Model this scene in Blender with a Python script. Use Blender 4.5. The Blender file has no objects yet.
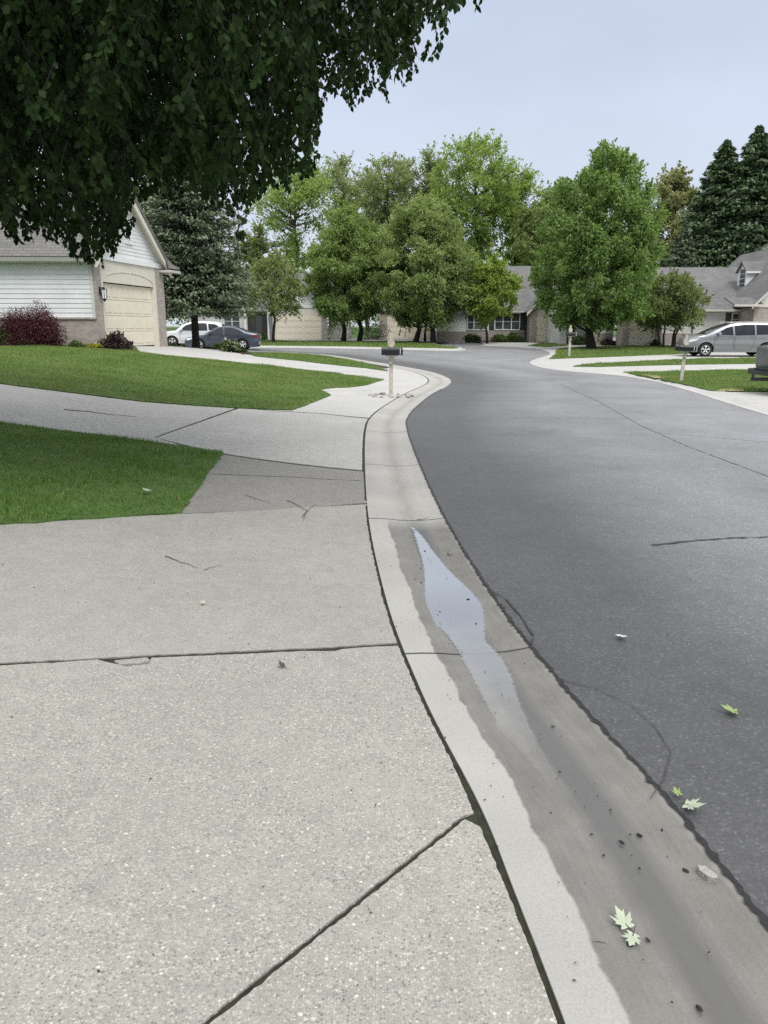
import bpy, math, random
import numpy as np
from mathutils import Vector, Matrix
from mathutils.geometry import delaunay_2d_cdt

R = math.radians
scn = bpy.context.scene
COL = scn.collection
rng = np.random.default_rng(7)
random.seed(7)

# ------------------------------------------------------------------ camera and terrain
F, CX, CY, HOR, EYE = 770.0, 384.0, 512.0, 326.0, 1.6
TH = math.atan((CY - HOR) / F)


def sstep(t):
    t = np.clip(t, 0, 1)
    return t * t * (3 - 2 * t)


def gz(x, y):
    """height of the finished street level: lots climb to the left, everything climbs gently far off"""
    x = np.asarray(x, float)
    y = np.asarray(y, float)
    left = 0.95 * sstep((-x - 0.3) / 11.0) * (1 - sstep((y - 29) / 21.0))
    far = 0.014 * 6 * np.log1p(np.exp(np.clip((y - 42) / 6, -30, 6))) + 0.014 * np.clip(y - 78, 0, 60)
    return left + far


def ray(px, py):
    u, v = (px - CX) / F, (CY - py) / F
    return np.array([u, math.cos(TH) + v * math.sin(TH), -math.sin(TH) + v * math.cos(TH)])


def at(px, py, off=0.0):
    """the point of the ground seen at a pixel of the photograph"""
    d = ray(px, py)
    t = EYE / -d[2] if d[2] < -1e-4 else 90
    for _ in range(80):
        z = float(gz(d[0] * t, d[1] * t)) + off
        t2 = (EYE - z) / max(-d[2], 1e-3)
        t = t + 0.6 * (min(t2, 150) - t)
    return np.array([d[0] * t, d[1] * t, EYE + d[2] * t])


def pt(px, py, Y):
    d = ray(px, py)
    t = Y / d[1]
    return np.array([d[0] * t, Y, EYE + d[2] * t])


def px2m(Y):
    return F * math.cos(TH) / Y


# ------------------------------------------------------------------ materials
def lin(c):
    return tuple(((v / 255) / 12.92 if v / 255 <= 0.04045 else ((v / 255 + 0.055) / 1.055) ** 2.4) for v in c) + (1.0,)


def newmat(name):
    m = bpy.data.materials.new(name)
    m.use_nodes = True
    nt = m.node_tree
    b = nt.nodes['Principled BSDF']
    return m, nt, b


def nd(nt, typ, **kw):
    n = nt.nodes.new(typ)
    for k, v in kw.items():
        if k in ('operation', 'blend_type', 'data_type', 'noise_dimensions', 'feature', 'offset', 'bands_direction', 'wave_type', 'distance', 'offset_frequency', 'squash'):
            setattr(n, k, v)
        else:
            n.inputs[k.replace('_', ' ')].default_value = v
    return n


def ramp(nt, src, stops, out='Color'):
    n = nt.nodes.new('ShaderNodeValToRGB')
    el = n.color_ramp.elements
    while len(el) < len(stops):
        el.new(0.5)
    for e, (p, c) in zip(el, stops):
        e.position = p
        e.color = c if len(c) == 4 else tuple(c) + (1,)
    nt.links.new(src, n.inputs['Fac'])
    return n.outputs['Color']


def mix(nt, fac, a, b, mode='MIX'):
    n = nt.nodes.new('ShaderNodeMix')
    n.data_type = 'RGBA'
    n.blend_type = mode
    for sock, v in ((n.inputs[0], fac), (n.inputs[6], a), (n.inputs[7], b)):
        if hasattr(v, 'is_output') or hasattr(v, 'links'):
            nt.links.new(v, sock)
        else:
            sock.default_value = v
    return n.outputs[2]


def math_(nt, op, a, b=None, clamp=False):
    n = nt.nodes.new('ShaderNodeMath')
    n.operation = op
    n.use_clamp = clamp
    for s, v in ((n.inputs[0], a), (n.inputs[1], b)):
        if v is None:
            continue
        if hasattr(v, 'links'):
            nt.links.new(v, s)
        else:
            s.default_value = v
    return n.outputs[0]


def g(v):
    return (v, v, v, 1)


def coords(nt, kind='Object'):
    return nt.nodes.new('ShaderNodeTexCoord').outputs[kind]


def noise(nt, co, scale, detail=4, rough=0.55):
    n = nd(nt, 'ShaderNodeTexNoise', Scale=scale, Detail=detail, Roughness=rough)
    nt.links.new(co, n.inputs['Vector'])
    return n.outputs['Fac']


def bump(nt, b, h, strength=0.3, dist=0.01):
    n = nd(nt, 'ShaderNodeBump', Strength=strength, Distance=dist)
    nt.links.new(h, n.inputs['Height'])
    nt.links.new(n.outputs['Normal'], b.inputs['Normal'])


def plain(name, c, rough=0.6, var=0.12, scale=3.0, metallic=0.0, spec=0.5, bumpy=0.0):
    m, nt, b = newmat(name)
    co = coords(nt)
    n = noise(nt, co, scale, 5, 0.6)
    c = tuple(c[:3])
    lo = tuple(v * (1 - var) for v in c) + (1,)
    hi = tuple(min(1, v * (1 + var)) for v in c) + (1,)
    nt.links.new(ramp(nt, n, [(0.3, lo), (0.7, hi)]), b.inputs['Base Color'])
    b.inputs['Roughness'].default_value = rough
    b.inputs['Metallic'].default_value = metallic
    b.inputs['Specular IOR Level'].default_value = spec
    if bumpy:
        bump(nt, b, noise(nt, co, scale * 12, 4), bumpy, 0.01)
    return m


def leafmat(name, dark, light, trans=0.3, rough=0.5, scale=0.5, spec=0.3):
    """leaves: hue varies leaf by leaf and bough by bough, some light passes through"""
    m, nt, b = newmat(name)
    geo = nt.nodes.new('ShaderNodeNewGeometry')
    n = noise(nt, coords(nt), scale, 3)
    s = math_(nt, 'ADD', math_(nt, 'MULTIPLY', geo.outputs['Random Per Island'], 0.55), math_(nt, 'MULTIPLY', n, 0.6))
    col = ramp(nt, s, [(0.2, tuple(dark) + (1,)), (0.85, tuple(light) + (1,))])
    nt.links.new(col, b.inputs['Base Color'])
    b.inputs['Roughness'].default_value = rough
    b.inputs['Specular IOR Level'].default_value = spec
    tr = nt.nodes.new('ShaderNodeBsdfTranslucent')
    nt.links.new(mix(nt, 1.0, col, (1.0, 1.0, 0.55, 1), 'MULTIPLY'), tr.inputs['Color'])
    ms = nt.nodes.new('ShaderNodeMixShader')
    ms.inputs['Fac'].default_value = trans
    nt.links.new(b.outputs[0], ms.inputs[1])
    nt.links.new(tr.outputs[0], ms.inputs[2])
    nt.links.new(ms.outputs[0], nt.nodes['Material Output'].inputs['Surface'])
    return m


def concrete(name, base, stone=0.0, scale=85.0, var=0.12, tint=(1.0, 0.97, 0.885), rough=0.85):
    m, nt, b = newmat(name)
    co = coords(nt)
    big = noise(nt, co, 0.7, 5, 0.6)
    mid = noise(nt, co, 9.0, 6, 0.7)
    fine = noise(nt, co, 160.0, 3, 0.7)
    t = lambda v: (v * tint[0], v * tint[1], v * tint[2], 1)
    c = ramp(nt, big, [(0.28, t(base * (1 - var))), (0.72, t(base * (1 + var)))])
    c = mix(nt, 0.7, c, ramp(nt, mid, [(0.25, g(0.74)), (0.55, g(1.0)), (0.8, g(1.16))]), 'MULTIPLY')
    c = mix(nt, 0.8, c, ramp(nt, fine, [(0.25, g(0.66)), (0.75, g(1.3))]), 'MULTIPLY')
    h = fine
    if stone:
        v = nd(nt, 'ShaderNodeTexVoronoi', Scale=scale, Randomness=1.0)
        nt.links.new(co, v.inputs['Vector'])
        sep = nt.nodes.new('ShaderNodeSeparateColor')
        nt.links.new(v.outputs['Color'], sep.inputs[0])
        sc = ramp(nt, sep.outputs[0], [(0.0, t(base * 0.45)), (0.3, t(base * 0.80)), (0.62, t(base * 1.05)), (0.82, t(base * 1.35)), (1.0, t(base * 1.65))])
        wear = noise(nt, co, 2.3, 4, 0.6)
        inside = ramp(nt, v.outputs['Distance'], [(0.28, g(1)), (0.62, g(0))])
        amt = math_(nt, 'MULTIPLY', math_(nt, 'MULTIPLY', inside, ramp(nt, wear, [(0.3, g(0.45)), (0.6, g(1))])), stone)
        c = mix(nt, amt, c, sc)
        v2 = nd(nt, 'ShaderNodeTexVoronoi', Scale=scale * 0.47, Randomness=1.0)
        nt.links.new(co, v2.inputs['Vector'])
        sep2 = nt.nodes.new('ShaderNodeSeparateColor')
        nt.links.new(v2.outputs['Color'], sep2.inputs[0])
        pick = math_(nt, 'MULTIPLY', ramp(nt, sep2.outputs[1], [(0.6, g(0)), (0.66, g(1))]), ramp(nt, v2.outputs['Distance'], [(0.22, g(1)), (0.36, g(0))]))
        c = mix(nt, math_(nt, 'MULTIPLY', pick, stone), c, ramp(nt, sep2.outputs[0], [(0, t(base * 0.55)), (0.35, t(base * 0.85)), (0.7, t(base * 1.35)), (1, t(base * 1.85))]))
        h = math_(nt, 'SUBTRACT', fine, v.outputs['Distance'])
    # stains with a shape of their own
    st = noise(nt, co, 1.9, 6, 0.75)
    c = mix(nt, ramp(nt, st, [(0.6, g(0)), (0.78, g(0.35))]), c, t(base * 0.55))
    sp = noise(nt, co, 45.0, 2, 0.5)
    c = mix(nt, ramp(nt, sp, [(0.73, g(0)), (0.77, g(0.6))]), c, t(base * 0.4))
    nt.links.new(c, b.inputs['Base Color'])
    b.inputs['Roughness'].default_value = rough
    b.inputs['Specular IOR Level'].default_value = 0.35
    bump(nt, b, h, 0.35, 0.006)
    return m


def siding_mat(name, c):
    m, nt, b = newmat(name)
    co = coords(nt)
    n = noise(nt, co, 1.2, 5)
    lo, hi = tuple(v * 0.9 for v in c) + (1,), tuple(min(1, v * 1.05) for v in c) + (1,)
    nt.links.new(ramp(nt, n, [(0.3, lo), (0.7, hi)]), b.inputs['Base Color'])
    b.inputs['Roughness'].default_value = 0.55
    bump(nt, b, noise(nt, co, 60), 0.08, 0.005)
    return m


def brick_mat(name, c1, c2, mortar, w=0.2, h=0.067):
    m, nt, b = newmat(name)
    co = coords(nt)
    sep = nt.nodes.new('ShaderNodeSeparateXYZ')
    nt.links.new(co, sep.inputs[0])
    cmb = nt.nodes.new('ShaderNodeCombineXYZ')
    nt.links.new(math_(nt, 'ADD', sep.outputs[0], sep.outputs[1]), cmb.inputs[0])
    nt.links.new(sep.outputs[2], cmb.inputs[1])
    br = nd(nt, 'ShaderNodeTexBrick', Scale=1.0)
    br.inputs['Brick Width'].default_value = w
    br.inputs['Row Height'].default_value = h
    br.inputs['Mortar Size'].default_value = 0.006
    br.inputs['Color1'].default_value = c1
    br.inputs['Color2'].default_value = c2
    br.inputs['Mortar'].default_value = mortar
    nt.links.new(cmb.outputs[0], br.inputs['Vector'])
    c = mix(nt, 0.6, br.outputs['Color'], ramp(nt, noise(nt, co, 5, 4), [(0.3, g(0.75)), (0.7, g(1.2))]), 'MULTIPLY')
    nt.links.new(c, b.inputs['Base Color'])
    b.inputs['Roughness'].default_value = 0.85
    bump(nt, b, br.outputs['Fac'], -0.5, 0.008)
    return m


def roof_mat(name, base):
    m, nt, b = newmat(name)
    co = coords(nt)
    sep = nt.nodes.new('ShaderNodeSeparateXYZ')
    nt.links.new(co, sep.inputs[0])
    cmb = nt.nodes.new('ShaderNodeCombineXYZ')
    nt.links.new(math_(nt, 'ADD', sep.outputs[0], math_(nt, 'MULTIPLY', sep.outputs[1], 0.31)), cmb.inputs[0])
    nt.links.new(math_(nt, 'MULTIPLY', sep.outputs[2], 1.45), cmb.inputs[1])
    br = nd(nt, 'ShaderNodeTexBrick', Scale=1.0)
    br.inputs['Brick Width'].default_value = 0.3
    br.inputs['Row Height'].default_value = 0.14
    br.inputs['Mortar Size'].default_value = 0.012
    c1 = tuple(v * 0.86 for v in base) + (1,)
    c2 = tuple(v * 1.15 for v in base) + (1,)
    br.inputs['Color1'].default_value = c1
    br.inputs['Color2'].default_value = c2
    br.inputs['Mortar'].default_value = tuple(v * 0.62 for v in base) + (1,)
    nt.links.new(cmb.outputs[0], br.inputs['Vector'])
    c = mix(nt, 0.8, br.outputs['Color'], ramp(nt, noise(nt, co, 0.6, 5, 0.6), [(0.3, g(0.8)), (0.7, g(1.18))]), 'MULTIPLY')
    c = mix(nt, 0.7, c, ramp(nt, noise(nt, co, 30, 3, 0.6), [(0.3, g(0.7)), (0.7, g(1.25))]), 'MULTIPLY')
    nt.links.new(c, b.inputs['Base Color'])
    b.inputs['Roughness'].default_value = 0.9
    bump(nt, b, br.outputs['Fac'], -0.4, 0.01)
    return m


def glass_mat(name, c=(0.02, 0.025, 0.03)):
    m, nt, b = newmat(name)
    n = noise(nt, coords(nt), 2.0, 2)
    nt.links.new(ramp(nt, n, [(0.3, tuple(v * 0.6 for v in c) + (1,)), (0.7, tuple(v * 1.6 for v in c) + (1,))]), b.inputs['Base Color'])
    b.inputs['Roughness'].default_value = 0.06
    b.inputs['Specular IOR Level'].default_value = 0.6
    return m


def paint_mat(name, c, metallic=0.5, rough=0.32):
    m, nt, b = newmat(name)
    co = coords(nt)
    n = noise(nt, co, 500, 2)
    nt.links.new(ramp(nt, n, [(0.35, tuple(v * 0.92 for v in c) + (1,)), (0.65, tuple(min(1, v * 1.06) for v in c) + (1,))]), b.inputs['Base Color'])
    b.inputs['Metallic'].default_value = metallic
    b.inputs['Roughness'].default_value = rough
    b.inputs['Coat Weight'].default_value = 0.5
    b.inputs['Coat Roughness'].default_value = 0.08
    return m


M = {}
M['agg'] = concrete('exposed_aggregate_concrete', 0.305, 1.0, 128)
M['agg_fine'] = concrete('worn_concrete', 0.30, 0.7, 150)
M['agg_dark'] = concrete('dark_worn_concrete', 0.225, 0.9, 120, tint=(1, 0.97, 0.90))
M['conc'] = concrete('pale_concrete', 0.37, 0.12, 120, 0.09, tint=(1, 0.99, 0.955))
M['conc_far'] = concrete('far_concrete', 0.41, 0.0, 120, 0.08, tint=(1, 0.99, 0.96))
M['dirt'] = plain('joint_soil', (0.022, 0.025, 0.012), 0.95, 0.5, 25, bumpy=0.6)
M['mulch'] = plain('mulch', (0.05, 0.036, 0.025), 0.95, 0.5, 14, bumpy=0.8)
M['tar'] = plain('tar', (0.012, 0.012, 0.013), 0.55, 0.4, 30, bumpy=0.5)
M['crack'] = plain('crack_filler', (0.04, 0.04, 0.042), 0.8, 0.3, 30)
M['seam'] = plain('worn_seam', (0.165, 0.165, 0.169), 0.56, 0.3, 6)
M['trim'] = plain('cream_trim', (0.62, 0.59, 0.51), 0.5, 0.05)
M['door_cream'] = plain('cream_door', (0.70, 0.645, 0.53), 0.45, 0.04)
M['white'] = plain('white_paint', (0.72, 0.73, 0.74), 0.5, 0.06)
M['post'] = plain('weathered_post_paint', (0.52, 0.48, 0.41), 0.75, 0.25, 9, bumpy=0.2)
M['siding'] = siding_mat('pale_siding', (0.70, 0.71, 0.71))
M['siding_warm'] = siding_mat('cream_siding', (0.58, 0.58, 0.55))
M['brick'] = brick_mat('grey_brown_brick', (0.27, 0.23, 0.20, 1), (0.36, 0.32, 0.29, 1), (0.40, 0.38, 0.35, 1))
M['roof'] = roof_mat('grey_shingles', (0.142, 0.142, 0.145))
M['roof_brown'] = roof_mat('brown_grey_shingles', (0.150, 0.146, 0.140))
M['gutter'] = plain('gutter_metal', (0.50, 0.48, 0.44), 0.4, 0.06)
M['black'] = plain('black_metal', (0.010, 0.011, 0.014), 0.35, 0.2)
M['darkbrown'] = plain('dark_brown_and_shade', (0.03, 0.028, 0.026), 0.7, 0.3)  # dark brown of doors and downpipe; also paints the shade in an entry
M['shutter'] = plain('dark_shutter', (0.045, 0.05, 0.05), 0.6, 0.2)
M['glass'] = glass_mat('window_glass', (0.05, 0.06, 0.065))
M['carglass'] = glass_mat('car_glass', (0.012, 0.014, 0.016))
M['rubber'] = plain('tyre_rubber', (0.018, 0.018, 0.019), 0.85, 0.2)
M['plastic'] = plain('black_plastic', (0.022, 0.022, 0.023), 0.6, 0.2)
M['rim'] = plain('alloy_rim', (0.62, 0.62, 0.63), 0.35, 0.05, metallic=0.6)
M['bluepaint'] = paint_mat('blue_grey_car_paint', (0.075, 0.088, 0.125), 0.4)
M['silver'] = paint_mat('silver_car_paint', (0.29, 0.30, 0.315), 0.55, 0.34)
M['carwhite'] = paint_mat('white_car_paint', (0.72, 0.74, 0.76), 0.0, 0.3)
M['greypaint'] = paint_mat('grey_truck_paint', (0.14, 0.145, 0.14), 0.3, 0.42)
M['lamp'] = plain('headlamp', (0.75, 0.77, 0.8), 0.12, 0.05)
M['redlamp'] = plain('tail_lamp', (0.25, 0.012, 0.01), 0.15, 0.1)
M['chrome'] = plain('chrome', (0.7, 0.7, 0.7), 0.15, 0.03, metallic=1)
M['bark'] = plain('bark', (0.065, 0.052, 0.04), 0.95, 0.45, 5, bumpy=0.9)
M['bark_dark'] = plain('dark_bark', (0.03, 0.026, 0.022), 0.95, 0.4, 5, bumpy=0.9)
M['bark_pale'] = plain('pale_bark', (0.17, 0.155, 0.13), 0.95, 0.35, 5, bumpy=0.9)
M['twig'] = plain('dry_twig', (0.07, 0.055, 0.045), 0.9, 0.3, 20)
M['stone'] = plain('stone', (0.34, 0.32, 0.29), 0.9, 0.35, 9, bumpy=0.4)
M['chip'] = plain('mulch_chip', (0.02, 0.016, 0.013), 0.85, 0.4, 40)
M['lawn_soil'] = plain('lawn_soil', (0.060, 0.115, 0.022), 0.95, 0.35, 6, bumpy=0.7)
M['dry_lawn'] = plain('dry_turf', (0.42, 0.36, 0.2), 0.95, 0.3, 12, bumpy=0.5)


def make_asphalt():
    m, nt, b = newmat('asphalt')
    co = coords(nt)
    uv = nt.nodes.new('ShaderNodeUVMap')
    uv.uv_map = 'lane'
    sep = nt.nodes.new('ShaderNodeSeparateXYZ')
    nt.links.new(uv.outputs[0], sep.inputs[0])
    wob = math_(nt, 'MULTIPLY', math_(nt, 'SUBTRACT', noise(nt, co, 0.8, 4), 0.5), 0.7)
    lane = math_(nt, 'ADD', sep.outputs[0], wob)
    c = ramp(nt, math_(nt, 'DIVIDE', lane, 10.0), [(0.0, (0.066, 0.066, 0.067, 1)), (0.09, (0.070, 0.070, 0.072, 1)), (0.16, (0.122, 0.122, 0.125, 1)),
                                                  (0.27, (0.188, 0.188, 0.192, 1)), (0.36, (0.165, 0.165, 0.169, 1)), (0.5, (0.208, 0.208, 0.213, 1)), (0.8, (0.197, 0.197, 0.202, 1))])
    c = mix(nt, 0.85, c, ramp(nt, noise(nt, co, 0.55, 6, 0.65), [(0.3, g(0.72)), (0.5, g(1)), (0.72, g(1.22))]), 'MULTIPLY')
    c = mix(nt, 0.8, c, ramp(nt, noise(nt, co, 6.0, 6, 0.75), [(0.3, g(0.86)), (0.7, g(1.12))]), 'MULTIPLY')
    v = nd(nt, 'ShaderNodeTexVoronoi', Scale=110.0)
    nt.links.new(co, v.inputs['Vector'])
    sc = nt.nodes.new('ShaderNodeSeparateColor')
    nt.links.new(v.outputs['Color'], sc.inputs[0])
    c = mix(nt, 0.9, c, ramp(nt, sc.outputs[0], [(0, g(0.72)), (0.7, g(0.98)), (0.93, g(1.22)), (1, g(1.9))]), 'MULTIPLY')
    c = mix(nt, 1.0, c, (0.99, 1.0, 1.04, 1), 'MULTIPLY')
    nt.links.new(c, b.inputs['Base Color'])
    b.inputs['Roughness'].default_value = 0.56
    b.inputs['Specular IOR Level'].default_value = 0.5
    bump(nt, b, v.outputs['Distance'], -0.4, 0.006)
    return m


M['asphalt'] = make_asphalt()


def make_gutter():
    """kerb concrete; the gutter side of it is damp up to a ragged tide line, from behind the camera to the joint where the puddle ends"""
    m, nt, b = newmat('kerb_concrete')
    co = coords(nt)
    uv = nt.nodes.new('ShaderNodeUVMap')
    uv.uv_map = 'strip'
    sep = nt.nodes.new('ShaderNodeSeparateXYZ')
    nt.links.new(uv.outputs[0], sep.inputs[0])
    u, v = sep.outputs[0], sep.outputs[1]
    fine = noise(nt, co, 150, 3, 0.7)
    dry = ramp(nt, noise(nt, co, 1.1, 5), [(0.3, (0.30, 0.293, 0.276, 1)), (0.7, (0.375, 0.366, 0.345, 1))])
    dry = mix(nt, 0.8, dry, ramp(nt, fine, [(0.25, g(0.76)), (0.75, g(1.2))]), 'MULTIPLY')
    # faint flow stain down the dry gutter
    d = math_(nt, 'ABSOLUTE', math_(nt, 'SUBTRACT', math_(nt, 'ADD', u, math_(nt, 'MULTIPLY', math_(nt, 'SUBTRACT', noise(nt, co, 2.0), 0.5), 0.12)), 0.3))
    dry = mix(nt, ramp(nt, d, [(0.0, g(0.5)), (0.06, g(0.22)), (0.16, g(0))]), dry, (0.19, 0.18, 0.165, 1))
    cmb = nt.nodes.new('ShaderNodeCombineXYZ')
    nt.links.new(math_(nt, 'MULTIPLY', u, 60.0), cmb.inputs[0])
    nt.links.new(math_(nt, 'MULTIPLY', v, 3.0), cmb.inputs[1])
    streak = noise(nt, cmb.outputs[0], 1.0, 4, 0.7)
    wet = ramp(nt, noise(nt, co, 3.0, 5, 0.7), [(0.3, (0.132, 0.126, 0.117, 1)), (0.7, (0.188, 0.181, 0.168, 1))])
    wet = mix(nt, 0.7, wet, ramp(nt, streak, [(0.3, g(0.86)), (0.7, g(1.12))]), 'MULTIPLY')
    wet = mix(nt, 0.7, wet, ramp(nt, fine, [(0.3, g(0.8)), (0.7, g(1.2))]), 'MULTIPLY')
    core = math_(nt, 'ABSOLUTE', math_(nt, 'SUBTRACT', math_(nt, 'ADD', u, math_(nt, 'MULTIPLY', math_(nt, 'SUBTRACT', noise(nt, co, 3.0), 0.5), 0.06)), 0.25))
    cm = ramp(nt, core, [(0.035, g(0.75)), (0.10, g(0))])
    wet = mix(nt, cm, wet, (0.072, 0.071, 0.070, 1))
    w1 = math_(nt, 'ADD', u, math_(nt, 'ADD', math_(nt, 'MULTIPLY', math_(nt, 'SUBTRACT', noise(nt, co, 6.0, 4, 0.6), 0.5), 0.06), math_(nt, 'MULTIPLY', math_(nt, 'SUBTRACT', noise(nt, co, 1.7, 2), 0.5), 0.07)))
    across = ramp(nt, w1, [(0.494, g(1)), (0.504, g(0))])
    edge = ramp(nt, math_(nt, 'ADD', u, math_(nt, 'MULTIPLY', math_(nt, 'SUBTRACT', noise(nt, co, 9.0, 4), 0.5), 0.05)), [(0.006, g(0.6)), (0.03, g(1))])
    along = ramp(nt, math_(nt, 'MULTIPLY', v, 0.01), [(WETV * 0.01 - 0.0001, g(1)), (WETV * 0.01 + 0.0001, g(0))])
    mask = math_(nt, 'MULTIPLY', math_(nt, 'MULTIPLY', across, along), edge)
    nt.links.new(mix(nt, mask, dry, wet), b.inputs['Base Color'])
    rr = math_(nt, 'SUBTRACT', 0.85, math_(nt, 'MULTIPLY', mask, math_(nt, 'ADD', 0.25, math_(nt, 'MULTIPLY', cm, 0.5))))
    nt.links.new(rr, b.inputs['Roughness'])
    bump(nt, b, fine, 0.25, 0.005)
    return m


# ------------------------------------------------------------------ object helpers
def tag(o, label=None, cat=None, group=None, kind=None):
    if label:
        o['label'] = label
    if cat:
        o['category'] = cat
    if group:
        o['group'] = group
    if kind:
        o['kind'] = kind
    return o


def thing(name, label, cat, loc=(0, 0, 0), rz=0.0, group=None):
    o = bpy.data.objects.new(name, None)
    COL.objects.link(o)
    o.location = [float(v) for v in loc]
    o.rotation_euler = (0, 0, rz)
    o.empty_display_size = 0.2
    return tag(o, label, cat, group)


def link(name, me, mat, parent=None, smooth=False, bevel=0.0):
    if mat is not None:
        me.materials.append(mat)
    o = bpy.data.objects.new(name, me)
    COL.objects.link(o)
    if parent is not None:
        o.parent = parent
    if smooth:
        me.polygons.foreach_set('use_smooth', [True] * len(me.polygons))
    if bevel:
        b = o.modifiers.new('bevel', 'BEVEL')
        b.width = bevel
        b.segments = 2
        b.limit_method = 'ANGLE'
    return o


class MB:
    def __init__(s):
        s.v, s.f = [], []

    def add(s, v, f):
        n = len(s.v)
        s.v += [tuple(float(c) for c in p) for p in v]
        s.f += [tuple(i + n for i in q) for q in f]
        return s

    def box(s, x0, x1, y0, y1, z0, z1):
        v = [(x, y, z) for z in (z0, z1) for y in (y0, y1) for x in (x0, x1)]
        return s.add(v, [(0, 2, 3, 1), (4, 5, 7, 6), (0, 1, 5, 4), (2, 6, 7, 3), (0, 4, 6, 2), (1, 3, 7, 5)])

    def prism(s, poly, a, b, axis='y'):
        """poly in the other two axes, extruded along axis from a to b"""
        n = len(poly)

        def P(p, t):
            return {'y': (p[0], t, p[1]), 'x': (t, p[0], p[1]), 'z': (p[0], p[1], t)}[axis]
        v = [P(p, a) for p in poly] + [P(p, b) for p in poly]
        f = [tuple(range(n)), tuple(range(2 * n - 1, n - 1, -1))] + [(i, n + i, n + (i + 1) % n, (i + 1) % n) for i in range(n)]
        return s.add(v, f)

    def slab(s, quad, t):
        """a thick sheet on four corner points, thickness t downwards along the normal"""
        q = [Vector(p) for p in quad]
        n = (q[1] - q[0]).cross(q[-1] - q[0]).normalized()
        if n.z < 0:
            n = -n
        v = q + [p - n * t for p in q]
        k = len(q)
        return s.add(v, [tuple(range(k)), tuple(range(2 * k - 1, k - 1, -1))] + [(i, k + i, k + (i + 1) % k, (i + 1) % k) for i in range(k)])

    def tube(s, pts, radii, n=6, cap=True):
        pts = [np.asarray(p, float) for p in pts]
        m = len(pts)
        base = len(s.v)
        a = None
        for i, p in enumerate(pts):
            t = pts[min(i + 1, m - 1)] - pts[max(i - 1, 0)]
            t = t / (np.linalg.norm(t) + 1e-9)
            if a is None:
                h = np.array([1.0, 0, 0]) if abs(t[0]) < 0.8 else np.array([0, 1.0, 0])
                a = h - t * h.dot(t)
            else:
                a = a - t * a.dot(t)
            a = a / (np.linalg.norm(a) + 1e-9)
            b = np.cross(t, a)
            for k in range(n):
                w = 2 * math.pi * k / n
                s.v.append(tuple(p + radii[i] * (math.cos(w) * a + math.sin(w) * b)))
        for i in range(m - 1):
            for k in range(n):
                s.f.append((base + i * n + k, base + i * n + (k + 1) % n, base + (i + 1) * n + (k + 1) % n, base + (i + 1) * n + k))
        if cap:
            s.f.append(tuple(base + k for k in range(n))[::-1])
            s.f.append(tuple(base + (m - 1) * n + k for k in range(n)))
        return s

    def mesh(s, name):
        me = bpy.data.meshes.new(name)
        me.from_pydata(s.v, [], s.f)
        me.validate()
        me.update()
        return me

    def build(s, name, mat, parent=None, smooth=False, bevel=0.0):
        me = s.mesh(name)
        import bmesh
        bm = bmesh.new()
        bm.from_mesh(me)
        bmesh.ops.recalc_face_normals(bm, faces=bm.faces)
        bm.to_mesh(me)
        bm.free()
        return link(name, me, mat, parent, smooth, bevel)


def npmesh(name, verts, k):
    """verts (n,k,3): n separate k-gons"""
    n = len(verts)
    me = bpy.data.meshes.new(name)
    me.vertices.add(n * k)
    me.vertices.foreach_set('co', np.ascontiguousarray(verts, dtype=np.float32).ravel())
    me.loops.add(n * k)
    me.loops.foreach_set('vertex_index', np.arange(n * k, dtype=np.int32))
    me.polygons.add(n)
    me.polygons.foreach_set('loop_start', np.arange(0, n * k, k, dtype=np.int32))
    me.polygons.foreach_set('loop_total', np.full(n, k, dtype=np.int32))
    me.update(calc_edges=True)
    return me


def inside(poly, P):
    poly = np.asarray(poly)
    x, y = P[:, 0], P[:, 1]
    res = np.zeros(len(P), bool)
    j = len(poly) - 1
    for i in range(len(poly)):
        xi, yi = poly[i][:2]
        xj, yj = poly[j][:2]
        c = ((yi > y) != (yj > y)) & (x < (xj - xi) * (y - yi) / (yj - yi + 1e-12) + xi)
        res ^= c
        j = i
    return res


def dist_to(path, P):
    path = np.asarray(path)[:, :2]
    best = np.full(len(P), 1e9)
    for a, b in zip(path[:-1], path[1:]):
        d = b - a
        t = np.clip(((P[:, :2] - a) @ d) / (d @ d + 1e-12), 0, 1)
        q = a + t[:, None] * d
        best = np.minimum(best, np.hypot(*(P[:, :2] - q).T))
    return best


def resample(path, step, closed=False, jit=0.0):
    P = [np.asarray(p[:2], float) for p in path]
    if closed:
        P = P + [P[0]]
    out = []
    for a, b in zip(P[:-1], P[1:]):
        L = np.linalg.norm(b - a)
        n = max(1, int(round(L / step)))
        nrm = np.array([-(b - a)[1], (b - a)[0]]) / (L + 1e-9)
        for i in range(n):
            out.append(a + (b - a) * i / n + nrm * (rng.normal() * jit if i else 0))
    if not closed:
        out.append(P[-1])
    return np.array(out)


def smooth_path(path, n=6):
    """Catmull-Rom through the points"""
    P = [np.asarray(p[:2], float) for p in path]
    P = [2 * P[0] - P[1]] + P + [2 * P[-1] - P[-2]]
    out = []
    for i in range(1, len(P) - 2):
        for k in range(n):
            t = k / n
            a, b, c, d = P[i - 1], P[i], P[i + 1], P[i + 2]
            out.append(0.5 * ((2 * b) + (-a + c) * t + (2 * a - 5 * b + 4 * c - d) * t * t + (-a + 3 * b - 3 * c + d) * t ** 3))
    out.append(P[-2])
    return np.array(out)


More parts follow.
